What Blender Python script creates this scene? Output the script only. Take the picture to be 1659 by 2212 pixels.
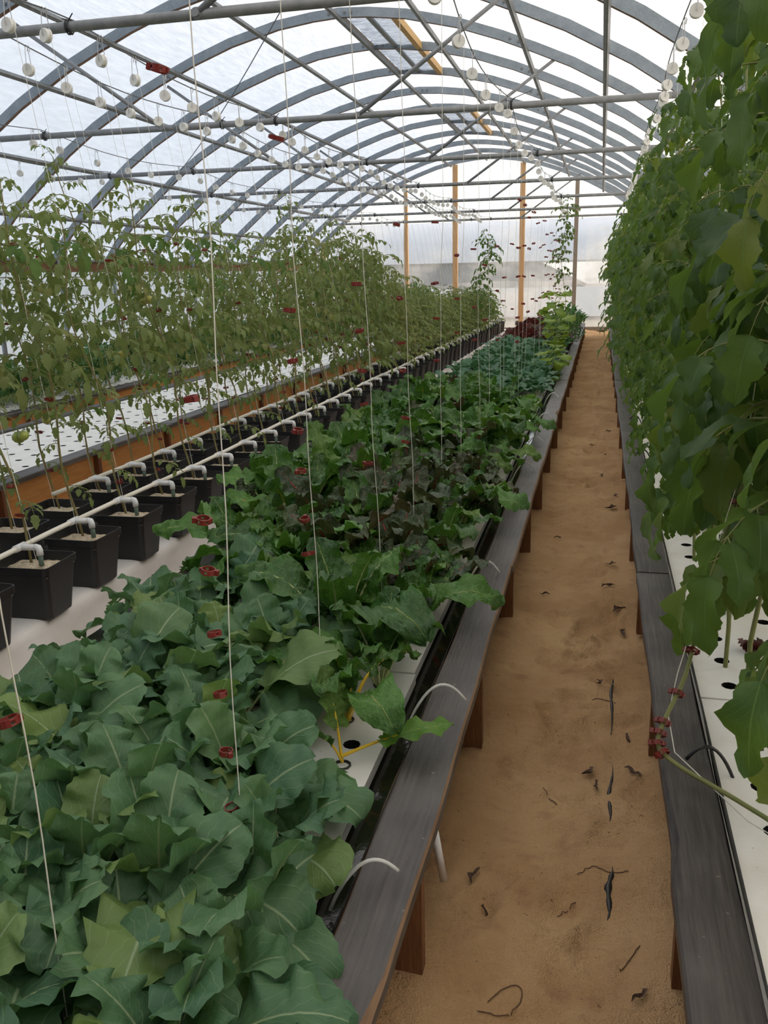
import bpy, math, random
import numpy as np
from mathutils import Vector, Matrix

random.seed(7)
RNG = np.random.default_rng(7)
PI = math.pi
for o in list(bpy.data.objects):
    bpy.data.objects.remove(o)
scene = bpy.context.scene
COL = scene.collection

# ------------------------------------------------------------------ camera
F_PX, VPX, VPY, VDX, CAM_H = 1900.0, 1300.0, 582.0, 160.0, 1.65
def camera_axes():
    a, b = VPX - 829.5, -(VPY - 1106.0)
    y = Vector((a, b, F_PX)).normalized()
    z = -Vector((VDX, -(F_PX * F_PX + a * VDX) / b, F_PX)).normalized()
    x = z.cross(y)
    if x.x < 0:
        x = -x
    return x, y, z
AX, AY, AZ = camera_axes()
cam_data = bpy.data.cameras.new('camera')
cam = bpy.data.objects.new('camera', cam_data)
COL.objects.link(cam)
M4 = Matrix.Identity(4)
for r, a in enumerate((AX, AY, AZ)):
    M4[r][0], M4[r][1], M4[r][2] = a.x, a.y, -a.z
M4[2][3] = CAM_H
cam.matrix_world = M4
cam_data.sensor_fit = 'VERTICAL'
cam_data.sensor_height = 24.0
cam_data.lens = 24.0 * F_PX / 2212.0
cam_data.clip_start = 0.05
cam_data.clip_end = 400
scene.camera = cam

# ------------------------------------------------------------------ sky, sun, exposure
world = bpy.data.worlds.new('world')
scene.world = world
world.use_nodes = True
wn = world.node_tree
wn.nodes.clear()
w_out = wn.nodes.new('ShaderNodeOutputWorld')
w_bg = wn.nodes.new('ShaderNodeBackground')
w_sky = wn.nodes.new('ShaderNodeTexSky')
w_sky.sky_type = 'NISHITA'
w_sky.sun_disc = False
w_sky.sun_elevation = math.radians(24)
w_sky.sun_rotation = math.radians(62)
w_sky.air_density = 1.0
w_sky.dust_density = 3.0
w_sky.ozone_density = 1.0
w_bg.inputs['Strength'].default_value = 0.70
w_mix = wn.nodes.new('ShaderNodeMixRGB')
w_mix.inputs[0].default_value = 0.72            # thin high cloud over the clear sky
w_mix.inputs[2].default_value = (1.55, 1.58, 1.62, 1.0)
wn.links.new(w_sky.outputs[0], w_mix.inputs[1])
wn.links.new(w_mix.outputs[0], w_bg.inputs[0])
wn.links.new(w_bg.outputs[0], w_out.inputs[0])

sun_data = bpy.data.lights.new('sun', 'SUN')
sun_data.energy = 1.4
sun_data.color = (1.0, 0.84, 0.64)
sun_data.angle = math.radians(2.0)
sun = bpy.data.objects.new('sun', sun_data)
COL.objects.link(sun)
sun_az, sun_el = math.radians(62), math.radians(24)
sdir = Vector((math.sin(sun_az) * math.cos(sun_el), math.cos(sun_az) * math.cos(sun_el), math.sin(sun_el)))
sun.rotation_euler = sdir.to_track_quat('Z', 'Y').to_euler()

vs = scene.view_settings
vs.view_transform = 'Standard'
vs.look = 'None'
vs.exposure = 0.0
vs.gamma = 1.0
vs.use_curve_mapping = False

# ------------------------------------------------------------------ node helpers
class NT:
    def __init__(self, name):
        self.m = bpy.data.materials.new(name)
        self.m.use_nodes = True
        self.t = self.m.node_tree
        self.t.nodes.clear()
        self.out = self.t.nodes.new('ShaderNodeOutputMaterial')
    def n(self, kind, **kw):
        nd = self.t.nodes.new('ShaderNode' + kind)
        for k, v in kw.items():
            setattr(nd, k, v)
        return nd
    def set(self, sock, v):
        if hasattr(v, 'is_linked') or hasattr(v, 'links'):
            self.t.links.new(v, sock)
        else:
            if isinstance(v, tuple) and len(v) == 3 and sock.type == 'RGBA':
                v = v + (1.0,)
            sock.default_value = v
    def math(self, op, a, b=0.0, c=None):
        nd = self.n('Math', operation=op)
        self.set(nd.inputs[0], a)
        self.set(nd.inputs[1], b)
        if c is not None:
            self.set(nd.inputs[2], c)
        return nd.outputs[0]
    def mix(self, f, a, b, mode='MIX'):
        nd = self.n('MixRGB', blend_type=mode)
        self.set(nd.inputs[0], f)
        self.set(nd.inputs[1], a)
        self.set(nd.inputs[2], b)
        return nd.outputs[0]
    def noise(self, vec, scale, detail=3.0, rough=0.55):
        nd = self.n('TexNoise')
        if vec is not None:
            self.set(nd.inputs['Vector'], vec)
        nd.inputs['Scale'].default_value = scale
        nd.inputs['Detail'].default_value = detail
        nd.inputs['Roughness'].default_value = rough
        return nd.outputs[0]
    def ramp(self, f, lo, hi):
        nd = self.n('MapRange')
        nd.clamp = True
        self.set(nd.inputs[0], f)
        nd.inputs[1].default_value = lo
        nd.inputs[2].default_value = hi
        return nd.outputs[0]
    def coord(self, which='Object', scale=None):
        c = self.n('TexCoord').outputs[which]
        if scale:
            mp = self.n('Mapping')
            self.set(mp.inputs[0], c)
            mp.inputs['Scale'].default_value = scale
            return mp.outputs[0]
        return c
    def rand(self):
        return self.n('ObjectInfo').outputs['Random']
    def bump(self, h, strength=0.3, dist=0.01):
        nd = self.n('Bump')
        nd.inputs['Strength'].default_value = strength
        nd.inputs['Distance'].default_value = dist
        self.set(nd.inputs['Height'], h)
        return nd.outputs[0]
    def pbr(self, col, rough=0.6, metal=0.0, normal=None, spec=0.5, **kw):
        p = self.n('BsdfPrincipled')
        self.set(p.inputs['Base Color'], col)
        self.set(p.inputs['Roughness'], rough)
        self.set(p.inputs['Metallic'], metal)
        p.inputs['Specular IOR Level'].default_value = spec
        if normal is not None:
            self.set(p.inputs['Normal'], normal)
        for k, v in kw.items():
            self.set(p.inputs[k], v)
        return p.outputs[0]
    def done(self, sh):
        self.t.links.new(sh, self.out.inputs[0])
        return self.m

def simple_mat(name, c1, c2=None, rough=0.6, metal=0.0, scale=8.0, stretch=None, bump=0.0, bscale=None, spec=0.4, jitter=0.0):
    k = NT(name)
    co = k.coord('Object', stretch)
    f = k.ramp(k.noise(co, scale, 4), 0.3, 0.7)
    col = k.mix(f, c1, c2 or c1)
    if jitter:
        h = k.n('HueSaturation')
        k.set(h.inputs['Value'], k.math('MULTIPLY_ADD', k.rand(), jitter * 2, 1 - jitter))
        k.set(h.inputs['Color'], col)
        col = h.outputs[0]
    nm = k.bump(k.noise(co, bscale or scale * 3, 4), bump, 0.01) if bump else None
    return k.done(k.pbr(col, rough, metal, nm, spec))

MAT = {}
def build_materials():
    # sand
    k = NT('sand')
    co = k.coord('Object')
    base = k.mix(k.ramp(k.noise(co, 2.2, 5), .35, .68), (0.60, 0.39, 0.205), (0.44, 0.26, 0.125))
    base = k.mix(k.math('MULTIPLY', k.ramp(k.noise(co, 9, 4), .56, .72), .4), base, (0.27, 0.13, 0.07))
    spk = k.ramp(k.noise(co, 55, 3), .69, .74)
    base = k.mix(k.math('MULTIPLY', spk, .65), base, (0.10, 0.055, 0.03))
    h = k.math('ADD', k.math('MULTIPLY', k.noise(co, 220, 3), .5), k.noise(co, 28, 4))
    MAT['sand'] = k.done(k.pbr(base, .95, 0, k.bump(h, 1.0, .018), .1))
    # weathered ledge
    k = NT('ledge_wood')
    co = k.coord('Object', (14, 0.7, 14))
    g = k.noise(co, 6, 6, .65)
    col = k.mix(k.ramp(g, .3, .7), (0.024, 0.020, 0.019), (0.078, 0.066, 0.059))
    big = k.noise(k.coord('Object'), 2.2, 4)
    col = k.mix(k.ramp(big, .45, .75), col, (0.115, 0.102, 0.094))
    spk = k.ramp(k.noise(k.coord('Object'), 34, 2), .72, .76)
    col = k.mix(k.math('MULTIPLY', spk, .5), col, (.25, .22, .19))
    MAT['ledge'] = k.done(k.pbr(col, .46, 0, k.bump(g, .35, .006), .5))
    # plywood side
    def wood(name, a, b, st, rough=.6):
        k = NT(name)
        co = k.coord('Object', st)
        g = k.noise(co, 5, 6, .62)
        col = k.mix(k.ramp(g, .3, .72), a, b)
        return k.done(k.pbr(col, rough, 0, k.bump(g, .25, .005), .3))
    MAT['ply'] = wood('ply_side', (.40, .165, .045), (.56, .27, .085), (9, 1.2, 14))
    MAT['leg'] = wood('leg_wood', (.13, .055, .026), (.24, .11, .045), (30, 30, 2.5))
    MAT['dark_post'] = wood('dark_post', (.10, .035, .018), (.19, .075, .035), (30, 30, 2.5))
    MAT['edge_wood'] = wood('edge_wood', (.13, .075, .042), (.24, .145, .08), (14, 1, 14))
    MAT['lumber'] = wood('lumber', (.50, .29, .13), (.66, .42, .22), (22, 22, 1.4))
    MAT['grey_lumber'] = wood('grey_lumber', (.20, .16, .125), (.30, .25, .20), (22, 22, 1.4))
    MAT['vent_wood'] = wood('vent_wood', (.55, .31, .10), (.70, .45, .18), (20, 1.5, 20))
    # rafts
    k = NT('raft_foam')
    co = k.coord('Object')
    f = k.ramp(k.noise(co, 5, 5), .45, .75)
    col = k.mix(k.math('MULTIPLY', f, .45), (.80, .79, .75), (.60, .56, .47))
    spk = k.ramp(k.noise(co, 40, 2), .70, .75)
    col = k.mix(k.math('MULTIPLY', spk, .5), col, (.35, .30, .22))
    MAT['raft'] = k.done(k.pbr(col, .7, 0, k.bump(k.noise(co, 90, 2), .15, .004), .3))
    MAT['liner'] = simple_mat('liner', (.012, .012, .013), (.03, .028, .026), .28, 0, 20, None, .5, 30, .6)
    MAT['water'] = simple_mat('water', (.012, .012, .010), (.02, .018, .012), .08, 0, 8, None, .1, 20, .6)
    MAT['cup'] = simple_mat('net_cup', (.02, .02, .02), (.05, .045, .04), .6)
    # metal
    k = NT('galvanised_rib')
    co = k.coord('Object')
    v = k.n('TexVoronoi')
    v.inputs['Scale'].default_value = 60
    k.set(v.inputs['Vector'], co)
    col = k.mix(k.ramp(k.noise(co, 7, 4), .3, .7), (.17, .205, .235), (.27, .31, .345))
    col = k.mix(k.math('MULTIPLY', v.outputs['Distance'], .35), col, (.38, .42, .45))
    MAT['rib'] = k.done(k.pbr(col, .55, .35, None, .4))
    MAT['pipe'] = simple_mat('galvanised_pipe', (.19, .20, .205), (.28, .285, .29), .5, .3, 14, None, 0, None, .4)
    MAT['purlin'] = simple_mat('purlin_steel', (.20, .205, .20), (.30, .30, .29), .5, .4, 14)
    MAT['rib_brown'] = simple_mat('brown_rib_underside', (.20, .11, .075), (.30, .20, .15), .7, .2, 12)  # brown tone for the rib undersides
    MAT['wire'] = simple_mat('steel_wire', (.10, .10, .105), (.16, .16, .16), .5, .5)
    MAT['bolt'] = simple_mat('bolt', (.10, .10, .11), (.20, .2, .2), .45, .6)
    MAT['tie'] = simple_mat('black_tie', (.015, .015, .016), None, .5)
    # film
    def film(name, tint, transp, wr, scale, stretch):
        k = NT(name)
        co = k.coord('Object', stretch)
        nz = k.noise(co, scale, 5, .6)
        nm = k.bump(nz, wr, .05)
        col = k.mix(k.ramp(nz, .3, .7), tuple(c * .86 for c in tint), tint)
        tr = k.n('BsdfTranslucent')
        k.set(tr.inputs[0], col)
        k.set(tr.inputs['Normal'], nm)
        df = k.n('BsdfDiffuse')
        k.set(df.inputs[0], col)
        k.set(df.inputs['Normal'], nm)
        mx = k.n('MixShader')
        mx.inputs[0].default_value = .22
        k.t.links.new(tr.outputs[0], mx.inputs[1])
        k.t.links.new(df.outputs[0], mx.inputs[2])
        sh = mx.outputs[0]
        if transp > 0:
            tp = k.n('BsdfTransparent')
            m2 = k.n('MixShader')
            haze = k.noise(k.coord('Object', (.35, 1, .5)), 1.6, 4)
            k.set(m2.inputs[0], k.math('MULTIPLY', k.ramp(haze, .15, .55), transp))
            k.t.links.new(sh, m2.inputs[1])
            k.t.links.new(tp.outputs[0], m2.inputs[2])
            sh = m2.outputs[0]
        return k.done(sh)
    MAT['film'] = film('roof_film', (.95, .945, .93), 0, .35, 4.5, (3.0, .6, 3.0))
    MAT['film_end'] = film('end_film', (.78, .78, .77), .80, .5, 2.2, (1.4, 1, .8))
    MAT['film_side'] = film('side_film', (.90, .91, .91), .12, .5, 2.0, (1, .5, .3))
    MAT['film_front'] = film('front_sheet', (.22, .21, .20), 0, .2, 2.0, None)
    # foil vent
    k = NT('vent_foil')
    co = k.coord('Object', (1.2, 9, 1))
    nz = k.noise(co, 5, 4, .6)
    g = k.n('BsdfGlossy')
    k.set(g.inputs[0], (.80, .86, .95))
    g.inputs['Roughness'].default_value = .25
    nm = k.bump(nz, .9, .06)
    k.set(g.inputs['Normal'], nm)
    tr = k.n('BsdfTranslucent')
    k.set(tr.inputs[0], k.mix(k.ramp(nz, .35, .6), (.35, .40, .48), (.82, .88, .95)))
    k.set(tr.inputs['Normal'], nm)
    mx = k.n('MixShader')
    mx.inputs[0].default_value = .35
    k.t.links.new(tr.outputs[0], mx.inputs[1])
    k.t.links.new(g.outputs[0], mx.inputs[2])
    MAT['foil'] = k.done(mx.outputs[0])
    # white plastics
    MAT['sheet'] = simple_mat('white_sheet', (.66, .62, .58), (.80, .78, .75), .45, 0, 3, None, .35, 5, .4)
    MAT['pvc'] = simple_mat('pvc_pipe', (.78, .73, .63), (.84, .80, .72), .35, 0, 6)
    MAT['fitting'] = simple_mat('pvc_fitting', (.78, .79, .80), (.86, .86, .86), .35, 0, 6)
    MAT['emitter'] = simple_mat('green_emitter', (.10, .16, .13), (.16, .22, .18), .5)
    MAT['pot'] = simple_mat('black_pot', (.013, .013, .014), (.028, .027, .027), .42, 0, 5, None, .1, 40, .4, .15)
    k = NT('perlite')
    co = k.coord('Object')
    v = k.n('TexVoronoi')
    v.inputs['Scale'].default_value = 130
    k.set(v.inputs['Vector'], co)
    col = k.mix(k.ramp(k.noise(co, 60, 2), .35, .65), (.80, .70, .55), (.55, .42, .27))
    MAT['perlite'] = k.done(k.pbr(col, .95, 0, k.bump(v.outputs['Distance'], .9, .012), .1))
    MAT['reel'] = simple_mat('white_reel', (.80, .79, .75), (.70, .68, .62), .4, 0, 30)
    MAT['hook'] = simple_mat('hook_wire', (.35, .35, .35), (.5, .5, .5), .4, .6)
    MAT['string'] = simple_mat('twine', (.80, .78, .70), (.66, .63, .55), .8, 0, 60)
    k = NT('red_clip')
    p = k.pbr((.22, .028, .020), .4, 0, None, .5)
    tr = k.n('BsdfTranslucent')
    k.set(tr.inputs[0], (.45, .04, .03))
    mx = k.n('MixShader')
    mx.inputs[0].default_value = .22
    k.t.links.new(p, mx.inputs[1])
    k.t.links.new(tr.outputs[0], mx.inputs[2])
    MAT['clip'] = k.done(mx.outputs[0])
    k = NT('clear_tube')
    p = k.pbr((.80, .80, .76), .15, 0, None, .6)
    tp = k.n('BsdfTransparent')
    mx = k.n('MixShader')
    mx.inputs[0].default_value = .35
    k.t.links.new(p, mx.inputs[1])
    k.t.links.new(tp.outputs[0], mx.inputs[2])
    MAT['tube'] = k.done(mx.outputs[0])
    MAT['black_hose'] = simple_mat('black_hose', (.012, .012, .012), (.03, .03, .03), .35)
    MAT['dry'] = simple_mat('dry_leaf', (.055, .030, .022), (.12, .07, .045), .8, 0, 30, None, .4)
    MAT['twig'] = simple_mat('twig', (.09, .05, .03), (.16, .09, .05), .8, 0, 30)
    MAT['out_ground'] = simple_mat('outside_ground', (.22, .22, .14), (.34, .31, .22), .95, 0, .4)
    MAT['out_wall'] = simple_mat('outside_wall', (.70, .71, .72), (.78, .78, .78), .7, 0, 1)
    MAT['out_pale'] = simple_mat('outside_pale_roof', (.50, .52, .54), (.58, .59, .60), .7, 0, 1)
    MAT['out_opening_shade'] = simple_mat('outside_opening_shade', (.10, .115, .13), (.15, .165, .18), .7, 0, 1)

    # leaves -------------------------------------------------------------
    def leaf(name, dark, light, vein, trans, veins=8.0, slant=.55, vein_w=.16, trans_amt=.30, yellow=None, rough=.5, bump=.25, spec=.35, crinkle=0.0, under=None):
        k = NT(name)
        uv = k.n('TexCoord').outputs['UV']
        sp = k.n('SeparateXYZ')
        k.set(sp.inputs[0], uv)
        au = k.math('ABSOLUTE', sp.outputs[0])
        ph = k.math('MULTIPLY', k.math('SUBTRACT', sp.outputs[1], k.math('MULTIPLY', au, slant)), veins)
        fr = k.math('ABSOLUTE', k.math('SUBTRACT', k.math('FRACT', ph), .5))
        side = k.math('SUBTRACT', 1.0, k.ramp(fr, 0.0, vein_w))
        mid = k.math('SUBTRACT', 1.0, k.ramp(au, .012, .055))
        vm = k.math('MAXIMUM', mid, k.math('MULTIPLY', side, .26))
        co = k.coord('Object')
        r = k.rand()
        col = k.mix(r, dark, light)
        col = k.mix(k.math('MULTIPLY', k.ramp(k.noise(co, 18, 4), .4, .75), .5), col, light)
        col = k.mix(k.math('MULTIPLY', k.ramp(k.noise(co, 5.5, 3), .42, .62), .45), col, dark)
        if yellow:
            yf = k.math('MULTIPLY', k.ramp(k.math('FRACT', k.math('MULTIPLY', r, 7.31)), .80, .98), .6)
            col = k.mix(yf, col, yellow)
        col = k.mix(k.math('MULTIPLY', vm, .8), col, vein)
        if under:
            geo = k.n('NewGeometry').outputs['Backfacing']
            col = k.mix(k.math('MULTIPLY', geo, .7), col, under)
        hgt = k.math('ADD', k.math('MULTIPLY', vm, -.8), k.math('MULTIPLY', k.noise(co, 90, 3), .6 + crinkle))
        nm = k.bump(hgt, bump, .01)
        p = k.pbr(col, rough, 0, nm, spec)
        tr = k.n('BsdfTranslucent')
        k.set(tr.inputs[0], k.mix(.5, col, trans))
        mx = k.n('MixShader')
        mx.inputs[0].default_value = trans_amt
        k.t.links.new(p, mx.inputs[1])
        k.t.links.new(tr.outputs[0], mx.inputs[2])
        return k.done(mx.outputs[0])
    MAT['kale'] = leaf('kale_leaf', (.055, .135, .070), (.120, .230, .098), (.34, .44, .25), (.18, .38, .07), 5, .6, .09, .26, (.23, .31, .06), .5, .35)
    MAT['chard'] = leaf('chard_leaf', (.022, .085, .018), (.095, .235, .035), (.30, .38, .13), (.14, .34, .02), 8, .6, .14, .25, (.14, .23, .03), .36, .6, .5, .6)
    MAT['chard_red'] = leaf('red_chard_leaf', (.030, .062, .024), (.070, .110, .034), (.20, .07, .05), (.14, .12, .03), 8, .6, .14, .22, (.10, .045, .035), .36, .6, .5, .6)
    MAT['collard'] = leaf('collard_leaf', (.034, .110, .060), (.080, .185, .088), (.17, .27, .15), (.10, .26, .06), 7, .6, .12, .24, None, .5, .3)
    MAT['lettuce'] = leaf('green_lettuce_leaf', (.10, .24, .03), (.20, .38, .05), (.34, .48, .14), (.30, .52, .06), 7, .5, .12, .35, None, .45, .4)
    MAT['red_lettuce'] = leaf('red_lettuce_leaf', (.045, .012, .014), (.11, .030, .028), (.20, .09, .07), (.22, .05, .03), 7, .5, .12, .28, (.08, .09, .03), .4, .4)
    MAT['tomato'] = leaf('tomato_leaf', (.055, .125, .030), (.12, .21, .046), (.14, .22, .07), (.22, .34, .03), 6, .55, .10, .34, (.21, .22, .05), .55, .25, .3)
    MAT['tomato_dark'] = leaf('dark_tomato_leaf', (.024, .072, .022), (.095, .175, .036), (.13, .22, .07), (.26, .40, .03), 6, .55, .10, .38, (.20, .22, .04), .5, .3, .35)
    MAT['tomato_pale'] = leaf('pale_tomato_leaf', (.115, .160, .052), (.215, .265, .092), (.18, .24, .09), (.30, .38, .07), 6, .55, .10, .36, (.23, .21, .07), .6, .25, .25)
    MAT['cuke'] = leaf('yellow_green_leaf', (.12, .22, .025), (.24, .34, .045), (.30, .40, .10), (.36, .48, .05), 6, .5, .12, .36, None, .5, .3)
    MAT['herb'] = leaf('herb_leaf', (.045, .13, .035), (.08, .19, .05), (.16, .28, .1), (.18, .36, .05), 6, .5, .1, .3, None, .5, .2)
    MAT['stalk_green'] = simple_mat('green_stalk', (.17, .25, .07), (.26, .32, .11), .5, 0, 20)
    MAT['stalk_pale'] = simple_mat('pale_stalk', (.32, .40, .17), (.42, .46, .22), .45, 0, 20)
    MAT['stalk_yellow'] = simple_mat('yellow_stalk', (.62, .38, .015), (.70, .50, .04), .4, 0, 15)
    MAT['stalk_red'] = simple_mat('red_stalk', (.36, .012, .022), (.46, .03, .035), .4, 0, 15)
    MAT['vine'] = simple_mat('vine_stem', (.16, .20, .055), (.25, .24, .09), .6, 0, 14)
    MAT['vine_brown'] = simple_mat('brown_stem', (.20, .15, .06), (.27, .24, .09), .65, 0, 14)
    k = NT('green_tomato')
    col = k.mix(k.rand(), (.20, .32, .06), (.50, .44, .10))
    MAT['fruit'] = k.done(k.pbr(col, .25, 0, None, .5))
    MAT['fruit_orange'] = simple_mat('orange_tomato', (.60, .17, .02), (.66, .30, .04), .25, 0, 6)
    MAT['flower'] = simple_mat('yellow_flower', (.70, .55, .05), None, .6)
build_materials()

# ------------------------------------------------------------------ mesh builder
class MB:
    def __init__(self):
        self.v, self.f, self.mi, self.uv = [], [], [], []
    def face(self, idx, m=0, uv=None):
        self.f.append(tuple(idx)); self.mi.append(m)
        self.uv.append(uv)
    def box(self, a, b, m=0):
        i = len(self.v)
        x0, y0, z0 = a; x1, y1, z1 = b
        self.v += [(x0, y0, z0), (x1, y0, z0), (x1, y1, z0), (x0, y1, z0), (x0, y0, z1), (x1, y0, z1), (x1, y1, z1), (x0, y1, z1)]
        for q in ((0, 3, 2, 1), (4, 5, 6, 7), (0, 1, 5, 4), (1, 2, 6, 5), (2, 3, 7, 6), (3, 0, 4, 7)):
            self.face([i + k for k in q], m)
        return self
    def bevel_box(self, a, b, c, m=0):
        """box chamfered on its long top and bottom edges along y"""
        x0, y0, z0 = a; x1, y1, z1 = b
        prof = [(x0 + c, z0), (x1 - c, z0), (x1, z0 + c), (x1, z1 - c), (x1 - c, z1), (x0 + c, z1), (x0, z1 - c), (x0, z0 + c)]
        i = len(self.v)
        for y in (y0, y1):
            self.v += [(p[0], y, p[1]) for p in prof]
        n = len(prof)
        for k in range(n):
            k2 = (k + 1) % n
            self.face([i + k, i + k2, i + n + k2, i + n + k], m)
        self.face([i + k for k in range(n)][::-1], m)
        self.face([i + n + k for k in range(n)], m)
        return self
    def tube(self, pts, r, n=6, m=0, cap=True):
        pts = [Vector(p) for p in pts]
        rs = r if isinstance(r, (list, tuple)) else [r] * len(pts)
        base = len(self.v)
        ref = Vector((0, 0, 1))
        d0 = (pts[1] - pts[0]).normalized()
        if abs(d0.z) > .9:
            ref = Vector((1, 0, 0))
        for i, p in enumerate(pts):
            if i == 0: d = pts[1] - pts[0]
            elif i == len(pts) - 1: d = pts[-1] - pts[-2]
            else: d = pts[i + 1] - pts[i - 1]
            d.normalize()
            u = ref - d * ref.dot(d)
            if u.length < 1e-4:
                u = Vector((0, 1, 0)) - d * d.y
            u.normalize()
            ref = u
            w = d.cross(u)
            for k in range(n):
                a = 2 * PI * k / n
                q = p + (u * math.cos(a) + w * math.sin(a)) * rs[i]
                self.v.append((q.x, q.y, q.z))
        for i in range(len(pts) - 1):
            for k in range(n):
                k2 = (k + 1) % n
                a = base + i * n
                self.face([a + k, a + k2, a + n + k2, a + n + k], m)
        if cap:
            self.face([base + k for k in range(n)][::-1], m)
            e = base + (len(pts) - 1) * n
            self.face([e + k for k in range(n)], m)
        return self
    def lathe(self, prof, n=12, m=0, axis='Z', c=(0, 0, 0)):
        base = len(self.v)
        for (r, h) in prof:
            for k in range(n):
                a = 2 * PI * k / n
                x, y = r * math.cos(a), r * math.sin(a)
                if axis == 'Z': p = (x, y, h)
                elif axis == 'X': p = (h, x, y)
                else: p = (x, h, y)
                self.v.append((p[0] + c[0], p[1] + c[1], p[2] + c[2]))
        for i in range(len(prof) - 1):
            for k in range(n):
                k2 = (k + 1) % n
                a = base + i * n
                self.face([a + k, a + k2, a + n + k2, a + n + k], m)
        return self
    def grid(self, P, m=0, uv=None):
        nu, nv = len(P), len(P[0])
        i0 = len(self.v)
        for row in P:
            for p in row:
                self.v.append(tuple(p))
        for i in range(nu - 1):
            for j in range(nv - 1):
                idx = [i0 + i * nv + j, i0 + i * nv + j + 1, i0 + (i + 1) * nv + j + 1, i0 + (i + 1) * nv + j]
                u = None
                if uv:
                    u = [uv[i][j], uv[i][j + 1], uv[i + 1][j + 1], uv[i + 1][j]]
                self.face(idx, m, u)
        return self
    def add(self, other, mat=None, moff=0):
        i = len(self.v)
        if mat is None:
            self.v += other.v
        else:
            arr = np.array(other.v) @ np.array(mat.to_3x3()).T + np.array(mat.translation)
            self.v += [tuple(p) for p in arr.tolist()]
        for f, m_, u in zip(other.f, other.mi, other.uv):
            self.f.append(tuple(k + i for k in f)); self.mi.append(m_ + moff); self.uv.append(u)
        return self
    def mesh(self, name, mats, smooth=False):
        me = bpy.data.meshes.new(name)
        me.from_pydata(self.v, [], self.f)
        for m_ in mats:
            me.materials.append(MAT[m_] if isinstance(m_, str) else m_)
        me.polygons.foreach_set('material_index', self.mi)
        if any(u is not None for u in self.uv):
            lay = me.uv_layers.new(name='UVMap')
            flat = []
            for f, u in zip(self.f, self.uv):
                if u is None:
                    flat += [0.0, 0.0] * len(f)
                else:
                    for q in u:
                        flat += [q[0], q[1]]
            lay.data.foreach_set('uv', flat)
        if smooth:
            me.polygons.foreach_set('use_smooth', [True] * len(me.polygons))
        me.update()
        return me

def obj(name, data, parent=None, loc=(0, 0, 0), rot=(0, 0, 0), scale=(1, 1, 1), kind=None, label=None):
    o = bpy.data.objects.new(name, data)
    COL.objects.link(o)
    o.location, o.rotation_euler, o.scale = loc, rot, scale
    if parent is not None:
        o.parent = parent
    if kind: o['kind'] = kind
    if label: o['label'] = label
    return o
def tag(o, label, cat, group=None):
    o['label'] = label; o['category'] = cat
    if group: o['group'] = group
    return o
def thing(name, label, cat, loc=(0, 0, 0), rz=0.0, group=None, rot=None, scale=(1, 1, 1)):
    o = obj(name, None, None, loc, rot or (0, 0, rz), scale)
    o.empty_display_size = .1
    return tag(o, label, cat, group)
def copy_tree(root, loc, rz=0.0, scale=1.0, label=None, group=None, rot=None):
    r = root.copy()
    COL.objects.link(r)
    r.location = loc
    r.rotation_euler = rot or (0, 0, rz)
    r.scale = (scale, scale, scale) if not isinstance(scale, tuple) else scale
    if label: r['label'] = label
    if group: r['group'] = group
    for ch in KIDS.get(root.name, []):
        c = ch.copy(); COL.objects.link(c); c.parent = r
        for g in KIDS.get(ch.name, []):
            d = g.copy(); COL.objects.link(d); d.parent = c
    return r
KIDS = {}
def kid(root, o):
    KIDS.setdefault(root.name, []).append(o)
    return o
USED = set()
def place(proto, loc, rz=0.0, scale=1.0, label=None, group=None, rot=None):
    """first use moves the prototype itself, later uses copy it with its parts"""
    if proto.name in USED:
        return copy_tree(proto, loc, rz, scale, label, group, rot)
    USED.add(proto.name)
    proto.location = loc
    proto.rotation_euler = rot or (0, 0, rz)
    proto.scale = (scale,) * 3 if not isinstance(scale, tuple) else scale
    if label: proto['label'] = label
    if group: proto['group'] = group
    return proto
def R(a, b): return random.uniform(a, b)

# ------------------------------------------------------------------ greenhouse shell
XR = -3.2                                   # ridge line
Y0, Y1 = -1.5, 26.0                         # front and far end
RIB0, RIBS = 4.87 - 1.635 * 4, 1.635
HALF = [(0, 4.66), (.35, 4.64), (.8, 4.585), (1.42, 4.44), (1.93, 4.27), (2.33, 4.11), (2.75, 3.93), (3.4, 3.585), (3.87, 3.28), (4.19, 3.03), (4.75, 2.58), (5.08, 2.24), (5.3, 1.95)]
ARCH = [(XR - u, z) for u, z in HALF[::-1]] + [(XR + u, z) for u, z in HALF[1:]]
def arch_offset(d):
    out = []
    n = len(ARCH)
    for i, (x, z) in enumerate(ARCH):
        a = ARCH[max(0, i - 1)]; b = ARCH[min(n - 1, i + 1)]
        tx, tz = b[0] - a[0], b[1] - a[1]
        l = math.hypot(tx, tz)
        out.append((x - tz / l * d, z + tx / l * d))
    return out
def arch_z(x):
    u = abs(x - XR)
    for (a, za), (b, zb) in zip(HALF, HALF[1:]):
        if a <= u <= b:
            return za + (zb - za) * (u - a) / (b - a)
    return HALF[-1][1]
XL, XRT = XR - 5.42, XR + 5.42

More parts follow.
